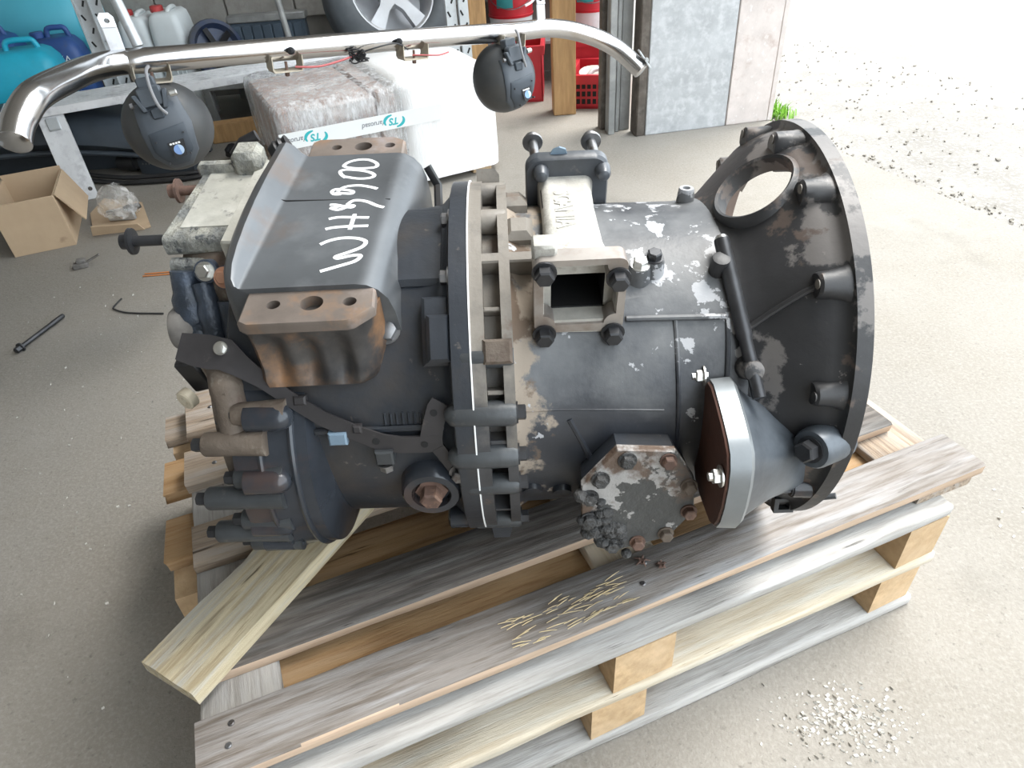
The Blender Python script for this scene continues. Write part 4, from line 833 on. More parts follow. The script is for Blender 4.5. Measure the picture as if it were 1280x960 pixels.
def spot(c, face, size, tilt, label):
    """round driving lamp hanging face away: domed back towards the viewer"""
    t = thing('driving_lamp', label, 'lamp', c, 0, 'driving lamps on the chrome bar')
    n = Vector(face).normalized(); up = (Vector((0, 0, 1)) - n * n.z).normalized(); rt = up.cross(n); up = (up + rt * tilt).normalized(); rt = up.cross(n); Rr = size
    def sp(x, y, h): return rt * x + up * y + n * h
    b = MB(); N = 48; prof = [(-.060, .97), (-.055, 1.0), (-.035, 1.0), (-.010, .96), (.020, .86), (.045, .70), (.060, .48), (.066, .25), (.067, .08)]
    loops = [[sp(Rr * k * math.cos(2 * PI * i / N), Rr * k * math.sin(2 * PI * i / N), h) for i in range(N)] for h, k in [(-.060, .3), (-.060, .90)] + prof]
    b.loft(loops); b.build('shell', 'lamp_side', t, ang=60)
    # raised middle panel, tapering to the bottom
    def panel(pts, h0, h1, name, m):
        b = MB(); lo_, hi = [], []
        def surf(x, y):
            q = math.hypot(x, y) / Rr
            for (ha, ka), (hb_, kb) in zip(prof[1:], prof[2:]):
                if kb <= q <= ka: return hb_ + (ha - hb_) * (q - kb) / (ka - kb)
            return .067 if q < .5 else -.035
        out = []
        for i in range(len(pts)):
            (x0, y0), (x1, y1) = pts[i], pts[(i + 1) % len(pts)]
            for k in range(5): out.append((x0 + (x1 - x0) * k / 5., y0 + (y1 - y0) * k / 5.))
        cx = sum(p[0] for p in out) / len(out); cy2 = sum(p[1] for p in out) / len(out)
        L_ = []
        for k, dh in ((1., h0), (1., h1), (.94, h1 + .002), (.7, h1 + .002), (.4, h1 + .002), (.12, h1 + .002)):
            L_.append([sp((cx + (x - cx) * k) * Rr, (cy2 + (y - cy2) * k) * Rr, surf((cx + (x - cx) * k) * Rr, (cy2 + (y - cy2) * k) * Rr) + dh) for x, y in out])
        b.loft(L_); return b.build(name, m, t, ang=40)
    panel([(-.46, .60), (.50, .62), (.60, .0), (.50, -.62), (.22, -.92), (-.22, -.92), (-.50, -.55), (-.52, 0)], -.02, .006, 'back_panel', 'lamp')
    lp = panel([(-.38, -.05), (.44, .02), (.42, -.55), (.20, -.84), (-.18, -.84), (-.42, -.45)], -.004, .010, 'label_plate', 'lamp_panel')
    hb2 = .078
    MB().prism([(-.018, .016), (.024, .018), (.018, -.022), (-.012, -.024)], sp(.01, -.052, hb2 - .004), rt, up, n, .003).build('badge', 'black', lp)
    MB().rod(sp(.013, -.057, hb2 - .001), n, [(0, .0125), (.0012, .0125)], 24).build('badge_disc', 'badge_blue', lp)
    MB().prism([(.0125 * math.cos(R(a)) , .0125 * math.sin(R(a))) for a in range(-70, 95, 11)], sp(.013, -.057, hb2 + .0003), rt, up, n, .0005).build('badge_crescent', 'badge_light', lp)
    b = MB()
    for i in range(4): b.obox(sp(-.001 + i * .0070, -.0405, hb2 - .0004), rt, up, n, .0052, .0046, .0008)
    k = b.build('badge_lettering', 'strap', lp); k['kind'] = 'stuff'
    for x, y in ((-.033, -.028), (.040, -.020), (.036, -.072), (-.022, -.084)): MB().rod(sp(x, y, hb2 - .010), n, [(0, .0025), (.012, .0025)], 10).build('screw', 'bolt_dark', lp)
    # hinge block and bracket arms
    MB().obox(sp(0, .076, .060), rt, up, n, .060, .050, .030, .006).build('hinge_block', 'lamp', t)
    for s in (-1, 1): MB().obox(sp(.031 * s, .066, .070), rt, (up * .9 + rt * .28 * s).normalized(), n, .012, .046, .018, .003).build('hinge_arm', 'lamp', t)
    MB().obox(sp(.0, .036, .068), rt, up, n, .03, .026, .022, .004).build('latch', 'lamp_panel', t)
    MB().rod(sp(.046, .072, .070), rt, [(0, .008), (.016, .008), (.018, .006)], 8).build('pivot_bolt', 'bolt_bright', t)
    MB().rod(sp(-.046, .066, .072), -rt, [(0, .007), (.008, .007)], 8).build('pivot_bolt', 'bolt', t)
    MB().obox(sp(0, .108, .035), rt, up, n, .044, .030, .034, .004).build('neck', 'lamp', t)
    MB().tube(spline([sp(.024, .142, .060), sp(.016, .13, .082), sp(.010, .09, .092), sp(.012, .052, .094), sp(.022, .030, .084)], 6), .0042, 8).build('cable', 'cable_grey', t)
    return t
spot((-.858, 1.900, .588), (.30, -.92, .22), .113, -.10, 'black round driving lamp hanging under the left part of the chrome bar')
spot((.072, 2.530, .488), (.52, -.84, .18), .113, -.06, 'black round driving lamp hanging under the right part of the chrome bar')

# =================================================================== BENCH, FENDER, CARDBOARD
bd = Vector((.918, .397, 0)); bk = Vector((-.397, .918, 0)); b0_ = Vector((-2.08, 3.10, .35))
bn = thing('aluminium_bench', 'low bench with a ribbed aluminium top standing behind the chrome bar', 'bench', (b0_.x, b0_.y, 0))
o = MB().obox(bd * 1.02 + bk * .11 + Vector((0, 0, .335)), bd, bk, (0, 0, 1), 2.04, .22, .026, .003).build('top_board', 'alu', bn)
for i in range(7): MB().obox(bd * 1.02 + bk * (.014 + .032 * i) + Vector((0, 0, .352)), bd, bk, (0, 0, 1), 2.04, .015, .009, .003).build('tread_rib', 'alu', bn)
MB().obox(bd * 1.02 + bk * -.003 + Vector((0, 0, .338)), bd, bk, (0, 0, 1), 2.04, .006, .034, .001).build('front_rail', 'alu', bn)
def bench_leg(s, k):
    a, q = bd * s + bk * k + Vector((0, 0, .335)), bd * (s + .02) + bk * (k - .22 if k < .2 else k + .15) + Vector((0, 0, .001))
    d_ = (q - a).normalized(); nrm = bd.cross(d_).normalized()
    o = MB().obox((a + q) / 2, bd, nrm, d_, .105, .006, (q - a).length, .001).build('leg', 'alu', bn)
    for e in (-1, 1): MB().obox((a + q) / 2 + bd * .05 * e + nrm * .010, bd, nrm, d_, .005, .022, (q - a).length, .001).build('leg_flange', 'alu', o)
    for e in (-1, 1): MB().rod(q - d_ * .045 + bd * .034 * e + nrm * .003, nrm, [(0, .009), (.003, .009), (.003, .004)], 12).rod(q - d_ * .045 + bd * .034 * e - nrm * .003, -nrm, [(0, .009), (.003, .009), (.003, .004)], 12).build('rivet', 'bolt', o)
    MB().obox(a + d_ * .06 - nrm * .007, bd, nrm, d_, .05, .012, .055, .004).build('latch_plate', 'zinc', o)
bench_leg(.18, .02); bench_leg(1.88, .02); bench_leg(.18, .20); bench_leg(1.88, .20)

fd = thing('truck_fender', 'big dark plastic truck fender lying under the aluminium bench', 'fender', (-2.02, 3.44, 0))
b = MB(); loops = []
for i in range(17):
    t = i / 16.; x = -.60 + 1.20 * t; h = .10 + .215 * math.sin(PI * min(1, .18 + t * .84)) ** .6
    loops.append([Vector((x, y, z)) for y, z in ((-.05, .004), (-.06, h * .35), (-.17, h * .44), (-.215, h * .60), (-.20, h * .82), (-.14, h), (.07, h), (.115, h * .6), (.115, .004), (.08, .004), (.06, h * .8), (-.10, h * .85), (-.15, h * .6), (-.04, h * .25))])
b.loft(loops); b.build('arch', 'fender', fd, ang=50)
MB().tube([Vector((-.60 + 1.20 * t, -.20, .46 * (.10 + .215 * math.sin(PI * min(1, .18 + t * .84)) ** .6))) for t in [k / 12. for k in range(13)]], .012, 8).build('rolled_edge', 'fender', fd)
cr = thing('tail_lamp_box', 'black plastic box with a hose lying on the floor under the left lamp', 'box', (-1.59, 3.295, 0), R(-8))
MB().loft([[(-.08, -.03, .004), (-.08, .05, .004), (-.08, .05, .075), (-.08, -.03, .075)], [(.20, -.05, .0), (.20, .04, .0), (.20, .04, .045), (.20, -.05, .045)]]).build('body', 'fender', cr)
MB().rod((-.20, .01, .045), (1, 0, 0), [(0, .032), (.05, .032), (.052, .038), (.085, .038), (.087, .030), (.13, .030)], 18).build('hose_end', 'cable', cr)
for i in range(3): MB().rod((-.055 + .016 * i, -.032, .052), (0, -1, 0), [(0, .004), (.003, .004)], 8).build('screw', 'bolt', cr)
o = tag(MB().tube(spline([(-1.95, 3.24, .012), (-1.7, 3.15, .012), (-1.45, 3.14, .012), (-1.33, 3.17, .012)], 6), .011, 8).tube(spline([(-1.95, 3.265, .030), (-1.7, 3.165, .030), (-1.45, 3.155, .030), (-1.36, 3.175, .028)], 6), .011, 8).build('cable_coil', 'cable'), 'black cables lying in front of the box under the left lamp', 'cable')
# open cardboard box with a hanging flap, and a flattened carton beside it
cb = thing('cardboard_box', 'small open cardboard box with oil stains on the floor at the left edge', 'box', (-1.852, 2.459, 0), R(20.3))
T_ = .006; w_, d_, h_ = .215, .32, .20
MB().box(0, w_, 0, T_, .0, h_, .001).build('front_wall', 'card', cb); MB().box(0, w_, d_ - T_, d_, 0, h_ + .015, .001).build('back_wall', 'card', cb)
MB().box(0, T_, T_, d_ - T_, 0, h_, .001).build('side_wall', 'card', cb); MB().box(w_ - T_, w_, T_, d_ - T_, 0, h_, .001).build('side_wall', 'card', cb)
MB().box(T_, w_ - T_, T_, d_ - T_, .0, .006).build('bottom', 'card', cb)
MB().prism([(0, 0), (.30, 0), (.27, -.13), (.03, -.14)], (w_ + .001, .012, h_), (0, 1, 0), (-.42, 0, .9), (.9, 0, .42), .004).build('flap', 'card', cb)
MB().prism([(0, 0), (.30, 0), (.28, -.17), (.03, -.17)], (-.002, .012, h_), (0, 1, 0), (.40, 0, .91), (-.9, 0, .4), .004).build('flap', 'card', cb)
cs_ = thing('carton_sheet', 'flattened piece of brown carton with raised edge beside the small cardboard box', 'carton', (-1.565, 2.71, 0))
MB().prism([(-.05, -.10), (.15, -.075), (.165, -.065), (.03, .20), (-.17, .28), (-.16, .12)], (0, 0, .001), (1, 0, 0), (0, 1, 0), (0, 0, 1), .005).build('sheet', 'card', cs_)
MB().prism([(-.05, 0), (.150, 0), (.135, .032), (-.035, .045)], (0, -.102, .004), (1, .12, 0), (0, -.3, .95), (0, -.95, -.3), .004).build('turned_up_edge', 'card', cs_)
bg_ = thing('plastic_bag', 'crumpled clear plastic bag with metal parts on the flattened carton', 'bag', (-1.545, 2.745, .007))
b = MB(); b.sphere((0, 0, .055), .07, 1.15, .8, .8, 20, 14); rnd = random.Random(2)
for v in b.bm.verts: v.co += Vector((rnd.uniform(-1, 1), rnd.uniform(-1, 1), rnd.uniform(-.6, 1))) * .009 + Vector((0, 0, .03 * max(0, v.co.z - .06) / .05)); v.co.z = max(v.co.z, .001)
b.build('bag_film', 'bag', bg_)
MB().box(-.05, .06, -.03, -.012, .002, .045, .004).build('metal_bracket', 'zinc', bg_); MB().rod((.02, .0, .03), (1, .2, .3), [(0, .02), (.03, .02), (.032, .012), (.06, .012)], 14).build('metal_fitting', 'bolt', bg_)
# loose things on the floor
lb_ = thing('long_bolt', 'long black flanged bolt lying alone on the concrete floor at the left', 'bolt', (-1.473, 1.800, .0))
dv = (Vector((-1.436, 1.946, .0085)) - Vector((-1.483, 1.769, .0085))).normalized(); p0 = Vector((-.010, -.03, .0115))
MB().rod(p0, dv, [(0, .008), (.001, .0095), (.016, .0100), (.017, .0145), (.021, .0145), (.022, .0115)], 6).build('head', 'bolt_dark', lb_)
MB().rod(p0 + dv * .018, dv, [(0, .0148), (.004, .0148)], 20).build('flange', 'bolt_dark', lb_); MB().rod(p0 + dv * .02, dv, [(0, .0072), (.13, .0072), (.131, .0078), (.178, .0078), (.182, .0065)], 16).build('shank', 'bolt_dark', lb_)
cl = thing('pipe_clip', 'small grey plastic pipe clip with a toothed tail on the floor', 'clip', (-1.52, 2.335, 0), R(20))
MB().box(-.045, .005, -.015, .018, .001, .018, .003).box(-.03, .0, -.005, .02, .016, .030, .003).build('clip_body', 'grey_dust_rubber', cl); MB().plate_hole([(0, -.008), (.055, -.006), (.055, .010), (0, .012)], [(.006, -.003), (.050, -.002), (.050, .006), (.006, .007)], (.0, .004, .012), (.94, 0, .35), (0, 1, 0), (-.35, 0, .94), .004).build('tail', 'grey_dust_rubber', cl)
tag(MB().tube(spline([(-1.283, 2.06, .005), (-1.288, 2.01, .004), (-1.278, 1.992, .004), (-1.22, 1.962, .004), (-1.10, 1.940, .004)], 6), .0026, 6).build('wire_hook', 'cable'), 'short bent black wire on the floor left of the gearbox', 'wire')
for z, lab in ((0, 'thin orange wire end on the floor just left of the gearbox'),):
    tag(MB().tube([(-1.27, 2.232, .003), (-1.10, 2.232, .003)], .0022, 6).tube([(-1.27, 2.215, .003), (-1.10, 2.216, .003)], .0022, 6).build('orange_wire', 'orange_wire'), lab, 'wire')
bl = MB(); bl.sphere((0, 0, .035), .05, 1.2, .8, .7, 12, 8); rnd = random.Random(8)
for v in bl.bm.verts: v.co += Vector((rnd.uniform(-1, 1), rnd.uniform(-1, 1), rnd.uniform(-1, 1))) * .009; v.co.z = max(.001, v.co.z)
tag(bl.build('black_rubber_boot', 'black', None, None, (-1.245, 3.40, 0)), 'crumpled black rubber boot on the floor beside the wrapped load', 'boot')
for i, (x, y) in enumerate(((.166, .616), (.192, .607))):
    b = MB(); rnd = random.Random(i)
    for k in range(5):
        a_ = k * 1.256 + .3 * i; b.tube([Vector((0, 0, .002)), Vector((math.cos(a_) * .005, math.sin(a_) * .005, .006)), Vector((math.cos(a_) * (.012 - .004 * i), math.sin(a_) * (.011 - .004 * i), .003))], [.0022, .002, .0008], 6)
    b.rod((0, 0, .0), (0, 0, 1), [(0, .004), (.006, .0035)], 8)
    tag(b.build('rusty_star_washer', 'rust', None, None, (x, y, .2926)), ('larger rusty star shaped scrap lying on the front plank below the cover', 'smaller rusty star shaped scrap on the front plank, right of the larger one')[i], 'scrap', 'rusty scraps on the front plank')

# =================================================================== WRAPPED LOAD
wl = thing('wrapped_load', 'load of boxes wrapped in glossy stretch film behind the gearbox', 'load', (-.80, 2.62, 0), R(24.3))
def soft(x0, x1, y0, y1, z0, z1, k, amp, seed, name, m):
    b = MB(); rnd = random.Random(seed); loops = []; cnt = None
    for z, s in ((z0, 0), (z0 + .05, 0), ((z0 + z1) / 2, 0), (z1 - k, 0), (z1 - k * .35, k * .22), (z1, k)):
        pts = rsq(x0 + s, x1 - s, y0 + s, y1 - s, k + .02, 5); out = []
        if cnt is None: cnt = [max(1, int(math.hypot(pts[i][0] - pts[i - len(pts) + 1][0], pts[i][1] - pts[i - len(pts) + 1][1]) / .06)) for i in range(len(pts))]
        for i in range(len(pts)):
            (ax, ay), (bx_, by_) = pts[i], pts[(i + 1) % len(pts)]; q = cnt[i]
            for j in range(q): out.append((ax + (bx_ - ax) * j / q + rnd.uniform(-amp, amp), ay + (by_ - ay) * j / q + rnd.uniform(-amp, amp), z + rnd.uniform(-amp, amp) * (z > z0)))
        loops.append(out)
    return b.loft(loops).build(name, m, wl, ang=60)
plank('pallet_board', 'orange_pine', wl, 0, .88, .02, .14, .10, .122, .004); plank('pallet_board', 'orange_pine', wl, 0, .88, .50, .62, .10, .122, .004)
for x in (.02, .40, .78): MB().box(x, x + .09, .02, .62, .0, .10, .003).build('pallet_bearer', 'end_grain', wl)
MB().box(.02, .40, .02, .62, .123, .395, .01).build('carton', 'load', wl); MB().box(.405, .86, .02, .62, .123, .40, .01).build('carton', 'load', wl)
soft(.0, .90, .0, .645, .105, .425, .035, .004, 1, 'stretch_film', 'film')
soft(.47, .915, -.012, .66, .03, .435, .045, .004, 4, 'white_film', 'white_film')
# printed tape across the near face, running upside down
tf = Vector((.02, -.010, .300))
tp = MB().obox((.33, -.0165, .300), (1, 0, -.01), (0, 1, 0), (.01, 0, 1), .65, .002, .060).build('tape', 'tape', wl)
def logo(x, z, s):
    mx = frame((x, -.0178, z), (-1, 0, .01), (0, 0, -1), (0, -1, 0))
    t1_ = text_mesh('TS', .036 * s, .0003, mx @ Matrix.Translation((-.035, 0, 0)), 'print_initials', 'teal_ink', tp, .0012, 'CENTER', .25)
    t2_ = text_mesh('Varuosad', .026 * s, .0003, mx @ Matrix.Translation((.046, -.002, 0)), 'print_name', 'grey_ink', tp, .0003, 'CENTER', .2)
    for sg in (1, -1):
        b = MB(); P_ = [(sg * (-.035 + .040 * math.cos(R(a))), sg * .024 * math.sin(R(a))) for a in range(100, 215, 12)] if sg > 0 else [(-.035 + .040 * math.cos(R(a)), .024 * math.sin(R(a))) for a in range(-80, 35, 12)]
        if sg > 0: P_ = [(-.035 + .040 * math.cos(R(a)), .024 * math.sin(R(a))) for a in range(100, 215, 12)]
        pts = [mx @ Vector((x_ + .0, y_, .0004)) for x_, y_ in P_]
        wds = [.0008 + .0035 * math.sin(PI * i / (len(pts) - 1)) + .0015 for i in range(len(pts))]
        vs = []
        for i, p in enumerate(pts):
            tv = (pts[min(i + 1, len(pts) - 1)] - pts[max(i - 1, 0)]).normalized(); nn = tv.cross(Vector((0, -1, 0))); vs.append((b.bm.verts.new(p - nn * wds[i]), b.bm.verts.new(p + nn * wds[i])))
        for (a, c), (d2, e2) in zip(vs, vs[1:]): b.face((a, c, e2, d2))
        b.build('print_arc', 'teal_ink', tp)
logo(.105, .301, 1.0); logo(.417, .299, 1.0)

# =================================================================== STORE BEHIND
def upright(x, y, w, lab, rz, h=2.0):
    t = thing('shelf_upright', lab, 'shelf post', (x, y, 0), rz)
    for k, (ox, ww) in enumerate(((0, w), (w * 1.08, w * .9))):
        o = MB().box(ox - ww / 2, ox + ww / 2, -.002, .002, 0, h, .0005)
        o = o.build('web', 'zinc', t)
        MB().box(ox - ww / 2, ox - ww / 2 + .004, -.025, 0, 0, h, .0005).build('lip', 'zinc', o)
        for j in range(9):
            z = .30 + j * .055; s = 1 if j % 2 else -1
            MB().obox((ox + s * ww * .18, -.0032, z), (.5 * s, 0, 1), (0, 1, 0), (1, 0, -.5 * s), .026, .0016, .008).build('slot', 'void', o)
    return t
upright(-1.79, 3.56, .055, 'galvanised perforated shelf upright left of the white canisters', R(10))
upright(-.150, 3.62, .055, 'galvanised perforated shelf upright right of the tyre', R(14))
rk = thing('storage_shelf', 'low dark shelf deck behind the wrapped load carrying wheel and radiator', 'shelf', (-.75, 4.24, 0))
MB().box(-.78, .52, -.30, .30, .19, .215, .003).build('deck', 'steel_frame', rk)
for x in (-.76, .50):
    for y in (-.28, .28): MB().box(x - .018, x + .018, y - .018, y + .018, 0, .19, .002).build('leg', 'steel_frame', rk)
def canister(x, y, z, w, d, h, m, cap, lab, cat='canister', rz=0., group=None, flat=False):
    t = thing('jerrycan', lab, cat, (x, y, z), rz, group)
    b = MB(); loops = []
    for zz, k in ((0, .03), (.015, 0), (h * .80, 0), (h * .90, .004 if flat else .012), (h * .97, .012 if flat else .035), (h, .03 if flat else .06)): loops.append([(px_, py_, zz) for px_, py_ in rsq(-w / 2 + k, w / 2 - k, -d / 2 + k * .7, d / 2 - k * .7, max(.01, min(w, d) * .22 - k * .3), 5)])
    b.loft(loops).build('body', m, t, ang=60)
    if flat: MB().tube(spline([(.02, -.06, h * .98), (.02, -.04, h + .008), (.02, .06, h + .008), (.02, .09, h * .96)], 5), .011, 10).build('handle', m, t)
    else: MB().tube(spline([(-w * .10, 0, h * .97), (-w * .06, 0, h + .035), (w * .16, 0, h + .038), (w * .26, 0, h + .030), (w * .30, 0, h * .96)], 5), .013, 10).build('handle', m, t)
    MB().rod((-w * .28, 0, h * .93), (0, 0, 1), [(0, .030), (.035, .028), (.036, .033), (.06, .033), (.064, .028)], 18).build('cap', cap, t)
    for s in (-1, 0, 1): MB().obox((w * .1 + s * .022, -d / 2 - .0005, h * .5), (1, 0, 0), (0, 1, 0), (0, 0, 1), .010, .008, h * .40, .003).build('moulded_rib', m, t)
    return t
canister(-2.255, 3.70, .0, .36, .26, .50, 'teal', 'teal', 'turquoise plastic canister behind the left bend of the chrome bar', rz=R(15))
canister(-2.53, 3.97, .0, .30, .26, .53, 'blue', 'blue', 'dark blue canister standing directly behind the turquoise canister', rz=R(10))
cv_ = canister(-2.205, 3.985, .0, .25, .24, .50, 'blue', 'blue', 'blue canister with chalk writing beside the shelf upright', rz=R(16))
text_mesh('VA', .055, .0006, frame((.035, -.1235, .405), (1, 0, -.1), (.1, 0, 1), (0, -1, 0)), 'chalk_writing', 'white_paint', cv_, 0, 'CENTER')
canister(-1.815, 4.12, .0, .150, .26, .55, 'white_plastic', 'red_cap', 'milky canister with red cap, the one next to the shelf upright', rz=R(4), group='milky canisters by the wall', flat=True)
canister(-1.648, 4.12, .0, .170, .26, .56, 'white_plastic', 'red_cap', 'milky canister with red cap, the one nearer the radiator', rz=R(4), group='milky canisters by the wall', flat=True)
brl = thing('cyan_drum', 'large pale cyan plastic drum lying on a stand behind the canisters', 'drum', (-2.66, 4.36, .22))
MB().rod((-.5, 0, .30), (1, 0, 0), [(0, .17), (.03, .215), (.3, .24), (.7, .24), (.95, .215), (1.0, .17)], 36).build('barrel', 'cyan_barrel', brl)
st2 = tag(MB().box(-.42, .42, -.20, .20, -.22, .059, .004).build('drum_stand', 'gate_edge', None, None, (-2.66, 4.36, .22)), 'dark wooden stand under the pale cyan drum', 'stand')
rdm = tag(MB().rod((0, 0, 0), (0, 0, 1), [(0, .03), (.03, .06), (.08, .07)], 18).build('red_funnel', 'red_plastic', None, None, (-2.59, 3.97, .594)), 'red funnel standing on the dark blue canister', 'funnel')
rad = thing('radiator', 'dark radiator panel with upright fins on the shelf behind the bar', 'radiator', (-1.20, 4.17, .2155))
MB().box(-.16, .24, .0, .06, 0, .25, .004).build('core', 'dark_fin', rad)
for i in range(7): MB().box(-.155 + .055 * i, -.108 + .055 * i, -.012, .0, .01, .235, .003).build('fin', 'dark_fin', rad)
MB().box(-.17, .25, -.015, .07, .25, .285, .005).build('top_tank', 'steel_frame', rad)
fan = thing('blue_fan', 'round blue black fan housing leaning at the left of the radiator', 'fan', (-1.425, 4.05, .2160), R(12))
b = MB(); b.rod((0, 0, .155), (.45, -.85, .25), [(-.03, .13), (.0, .145), (.022, .14), (.03, .12), (.02, .115), (.0, .10)], 32); b.build('housing', 'fan_shell', fan)
for k in range(5):
    a_ = k * 2 * PI / 5; ax = Vector((.45, -.85, .25)).normalized(); u1 = ax.cross(Vector((0, 0, 1))).normalized(); u2 = ax.cross(u1); d1_ = u1 * math.cos(a_) + u2 * math.sin(a_)
    MB().obox(Vector((0, 0, .155)) + ax * .024 + d1_ * .06, d1_, (ax.cross(d1_) + ax * .4).normalized(), ax, .09, .035, .004).build('blade', 'black', fan)
MB().rod(Vector((0, 0, .155)) + Vector((.45, -.85, .25)).normalized() * .01, (.45, -.85, .25), [(0, .035), (.03, .033), (.035, .02)], 20).build('hub', 'black', fan)
tag(MB().tube([(-.965, 3.90, .001), (-1.06, 3.935, 1.2)], .016, 12).build('leaning_pole', 'steel_frame'), 'thin grey pole leaning in front of the radiator', 'pole')
bx = thing('metal_box', 'small dark metal box on the shelf between radiator and tyre', 'box', (-.89, 4.16, .2155)); MB().box(-.06, .06, -.06, .06, 0, .16, .006).build('body', 'steel_frame', bx); MB().box(-.03, .02, -.066, -.06, .04, .11, .002).build('front_plate', 'void', bx)
# wheel lying against the shelf
wh = thing('car_wheel', 'alloy car wheel with tyre propped up on the shelf behind the bar', 'wheel', (-.49, 4.12, .2172))
ax = Vector((.36, -.80, .42)).normalized(); wc = Vector((0, 0, .325)); u1 = ax.cross(Vector((0, 0, 1))).normalized(); u2 = u1.cross(ax)
MB().rod(wc, ax, [(-.11, .215), (-.115, .25), (-.10, .31), (-.06, .335), (.06, .335), (.095, .315), (.11, .26), (.105, .225), (.09, .215), (.05, .212), (-.08, .212)], 48).build('tyre', 'rubber', wh, ang=50)
rm = MB().rod(wc, ax, [(-.07, .210), (.08, .212), (.098, .219), (.098, .212), (.085, .200), (-.05, .185), (-.06, .05)], 40).build('rim', 'rim', wh)
for k in range(5):
    a_ = k * 2 * PI / 5 + .35; d1_ = u1 * math.cos(a_) + u2 * math.sin(a_); s_ = ax.cross(d1_)
    MB().loft([[wc + d1_ * q + s_ * sx * w2 + ax * h for sx, h in ((-1, .045), (-1, .080 + dz), (1, .080 + dz), (1, .045))] for q, w2, dz in ((.035, .040, .0), (.10, .026, .008), (.205, .040, .004))]).build('spoke', 'rim', rm)
    MB().rod(wc + (u1 * math.cos(a_ + .63) + u2 * math.sin(a_ + .63)) * .052 + ax * .06, ax, [(0, .012), (.015, .012), (.016, .008)], 12).build('wheel_nut_seat', 'bolt', rm)
MB().rod(wc + ax * .04, ax, [(0, .075), (.03, .070), (.040, .060), (.042, .034), (.030, .030)], 28).build('hub', 'rim', rm)
# wooden posts
for x, y, lab, w in ((.386, 3.74, 'stout pine post standing between the red crates', .115), (-.035, 3.92, 'pine post behind the perforated upright and the right lamp', .095)):
    tag(MB().box(-w / 2, w / 2, -w / 2, w / 2, 0, 2.2, .004).build('wooden_post', 'post_wood', None, None, (x, y, 0)), lab, 'post')
    bpy.context.view_layer.update()
def crate(x, y, z, w, d, h, rz, lab, holes=True):
    t = thing('red_crate', lab, 'crate', (x, y, z), rz, 'red crates by the pine post'); T_ = .010
    for nm, bx_ in (('front_wall', (-w / 2, w / 2, -d / 2, -d / 2 + T_)), ('back_wall', (-w / 2, w / 2, d / 2 - T_, d / 2)), ('side_wall', (-w / 2, -w / 2 + T_, -d / 2, d / 2)), ('side_wall', (w / 2 - T_, w / 2, -d / 2, d / 2))):
        MB().box(*bx_, 0, h, .002).build(nm, 'red_plastic', t)
    MB().box(-w / 2, w / 2, -d / 2, d / 2, .0, .01).build('bottom', 'red_plastic', t)
    b = MB(); b.plate_hole([(-w / 2 - .012, -d / 2 - .012), (w / 2 + .012, -d / 2 - .012), (w / 2 + .012, d / 2 + .012), (-w / 2 - .012, d / 2 + .012)], [(-w / 2, -d / 2), (w / 2, -d / 2), (w / 2, d / 2), (-w / 2, d / 2)], (0, 0, h - .045), (1, 0, 0), (0, 1, 0), (0, 0, 1), .045); b.build('rolled_rim', 'red_plastic', t)
    if holes:
        for i in range(6):
            for j in range(4): MB().box(-w / 2 + .03 + i * (w - .06) / 6., -w / 2 + .03 + i * (w - .06) / 6. + (w - .06) / 9., -d / 2 - .0016, -d / 2 + .0005, .025 + j * .038, .050 + j * .038).build('slot', 'void', t)
    else: MB().box(-.03, .03, -d / 2 - .014, -d / 2 - .0115, h - .032, h - .012).build('grip', 'void', t)
    return t
crate(.182, 4.12, 0, .26, .30, .285, R(-6), 'big plain red crate left of the stout pine post', False)
crate(.580, 3.92, 0, .23, .34, .170, R(-14), 'small slotted red crate right of the stout pine post, filled with metal parts')
crate(.640, 4.20, 0, .30, .14, .27, R(-3), 'tall red crate behind the small slotted crate', False)
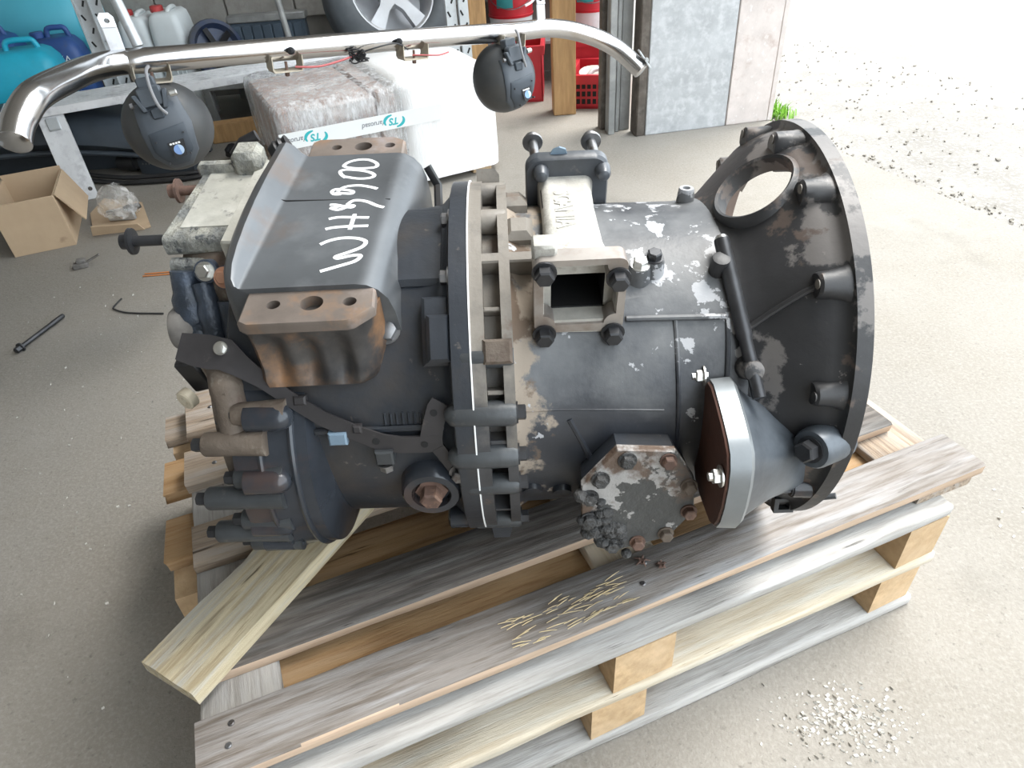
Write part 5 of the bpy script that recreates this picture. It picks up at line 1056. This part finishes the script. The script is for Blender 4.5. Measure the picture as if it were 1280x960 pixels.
mp_ = thing('metal_part', 'pale cast metal part lying in the small slotted red crate', 'part', (.56, 3.88, .012)); MB().rod((0, 0, 0), (0, -.2, 1), [(0, .05), (.13, .05), (.135, .08), (.15, .08)], 20).build('casting', 'tower', mp_); MB().tube(spline([(-.05, -.08, .0), (-.05, -.09, .12), (-.01, -.07, .165), (.05, -.06, .165)], 5), .012, 10).build('bent_pipe', 'alu', mp_)
MB().box(.03, .09, -.03, .05, .0, .165, .01).build('dark_piece', 'fender', mp_)
def pail(x, y, z, lab):
    t = thing('paint_pail', lab, 'pail', (x, y, z), 0, 'white pails with red tops')
    MB().rod((0, 0, 0), (0, 0, 1), [(0, .115), (.12, .125)], 32).build('bucket', 'white_plastic', t)
    MB().rod((0, 0, .12), (0, 0, 1), [(0, .128), (.012, .131), (.014, .126), (.16, .132), (.165, .138), (.18, .138), (.185, .12)], 32).build('red_band', 'red_plastic', t)
    MB().loft([[(.1285 * math.sin(R(a)) * 1.02, -.1285 * math.cos(R(a)) * 1.02, zz) for a in range(-38, 5, 6)] for zz in (.175, .235)], False, False).build('label', 'pail_label', t)
    MB().tube(spline([(-.13, 0, .27), (-.10, -.10, .20), (.0, -.145, .17), (.10, -.10, .2), (.13, 0, .27)], 5), .0025, 6).build('wire_handle', 'bolt', t)
rk2 = thing('pail_rack', 'grey rack shelf behind the red crates carrying the pails', 'shelf', (.37, 4.46, 0))
MB().box(-.42, .44, -.15, .13, .215, .235, .003).build('deck', 'zinc', rk2)
for x in (-.40, .42):
    for y in (-.13, .11): MB().box(x - .014, x + .014, y - .014, y + .014, 0, .215, .002).build('leg', 'zinc', rk2)
pail(.160, 4.45, .236, 'white pail with red top and teal label left of the pine post'); pail(.610, 4.45, .236, 'white pail with red top right of the pine post')
# scraps of wood by the bench
tag(MB().box(-.22, .22, -.045, .045, 0, .09, .004).build('timber_offcut', 'post_wood', None, Matrix.Translation((-1.24, 3.74, .0)) @ Matrix.Rotation(.2, 4, 'Z')), 'brown timber offcut lying on the floor behind the left lamp', 'timber')
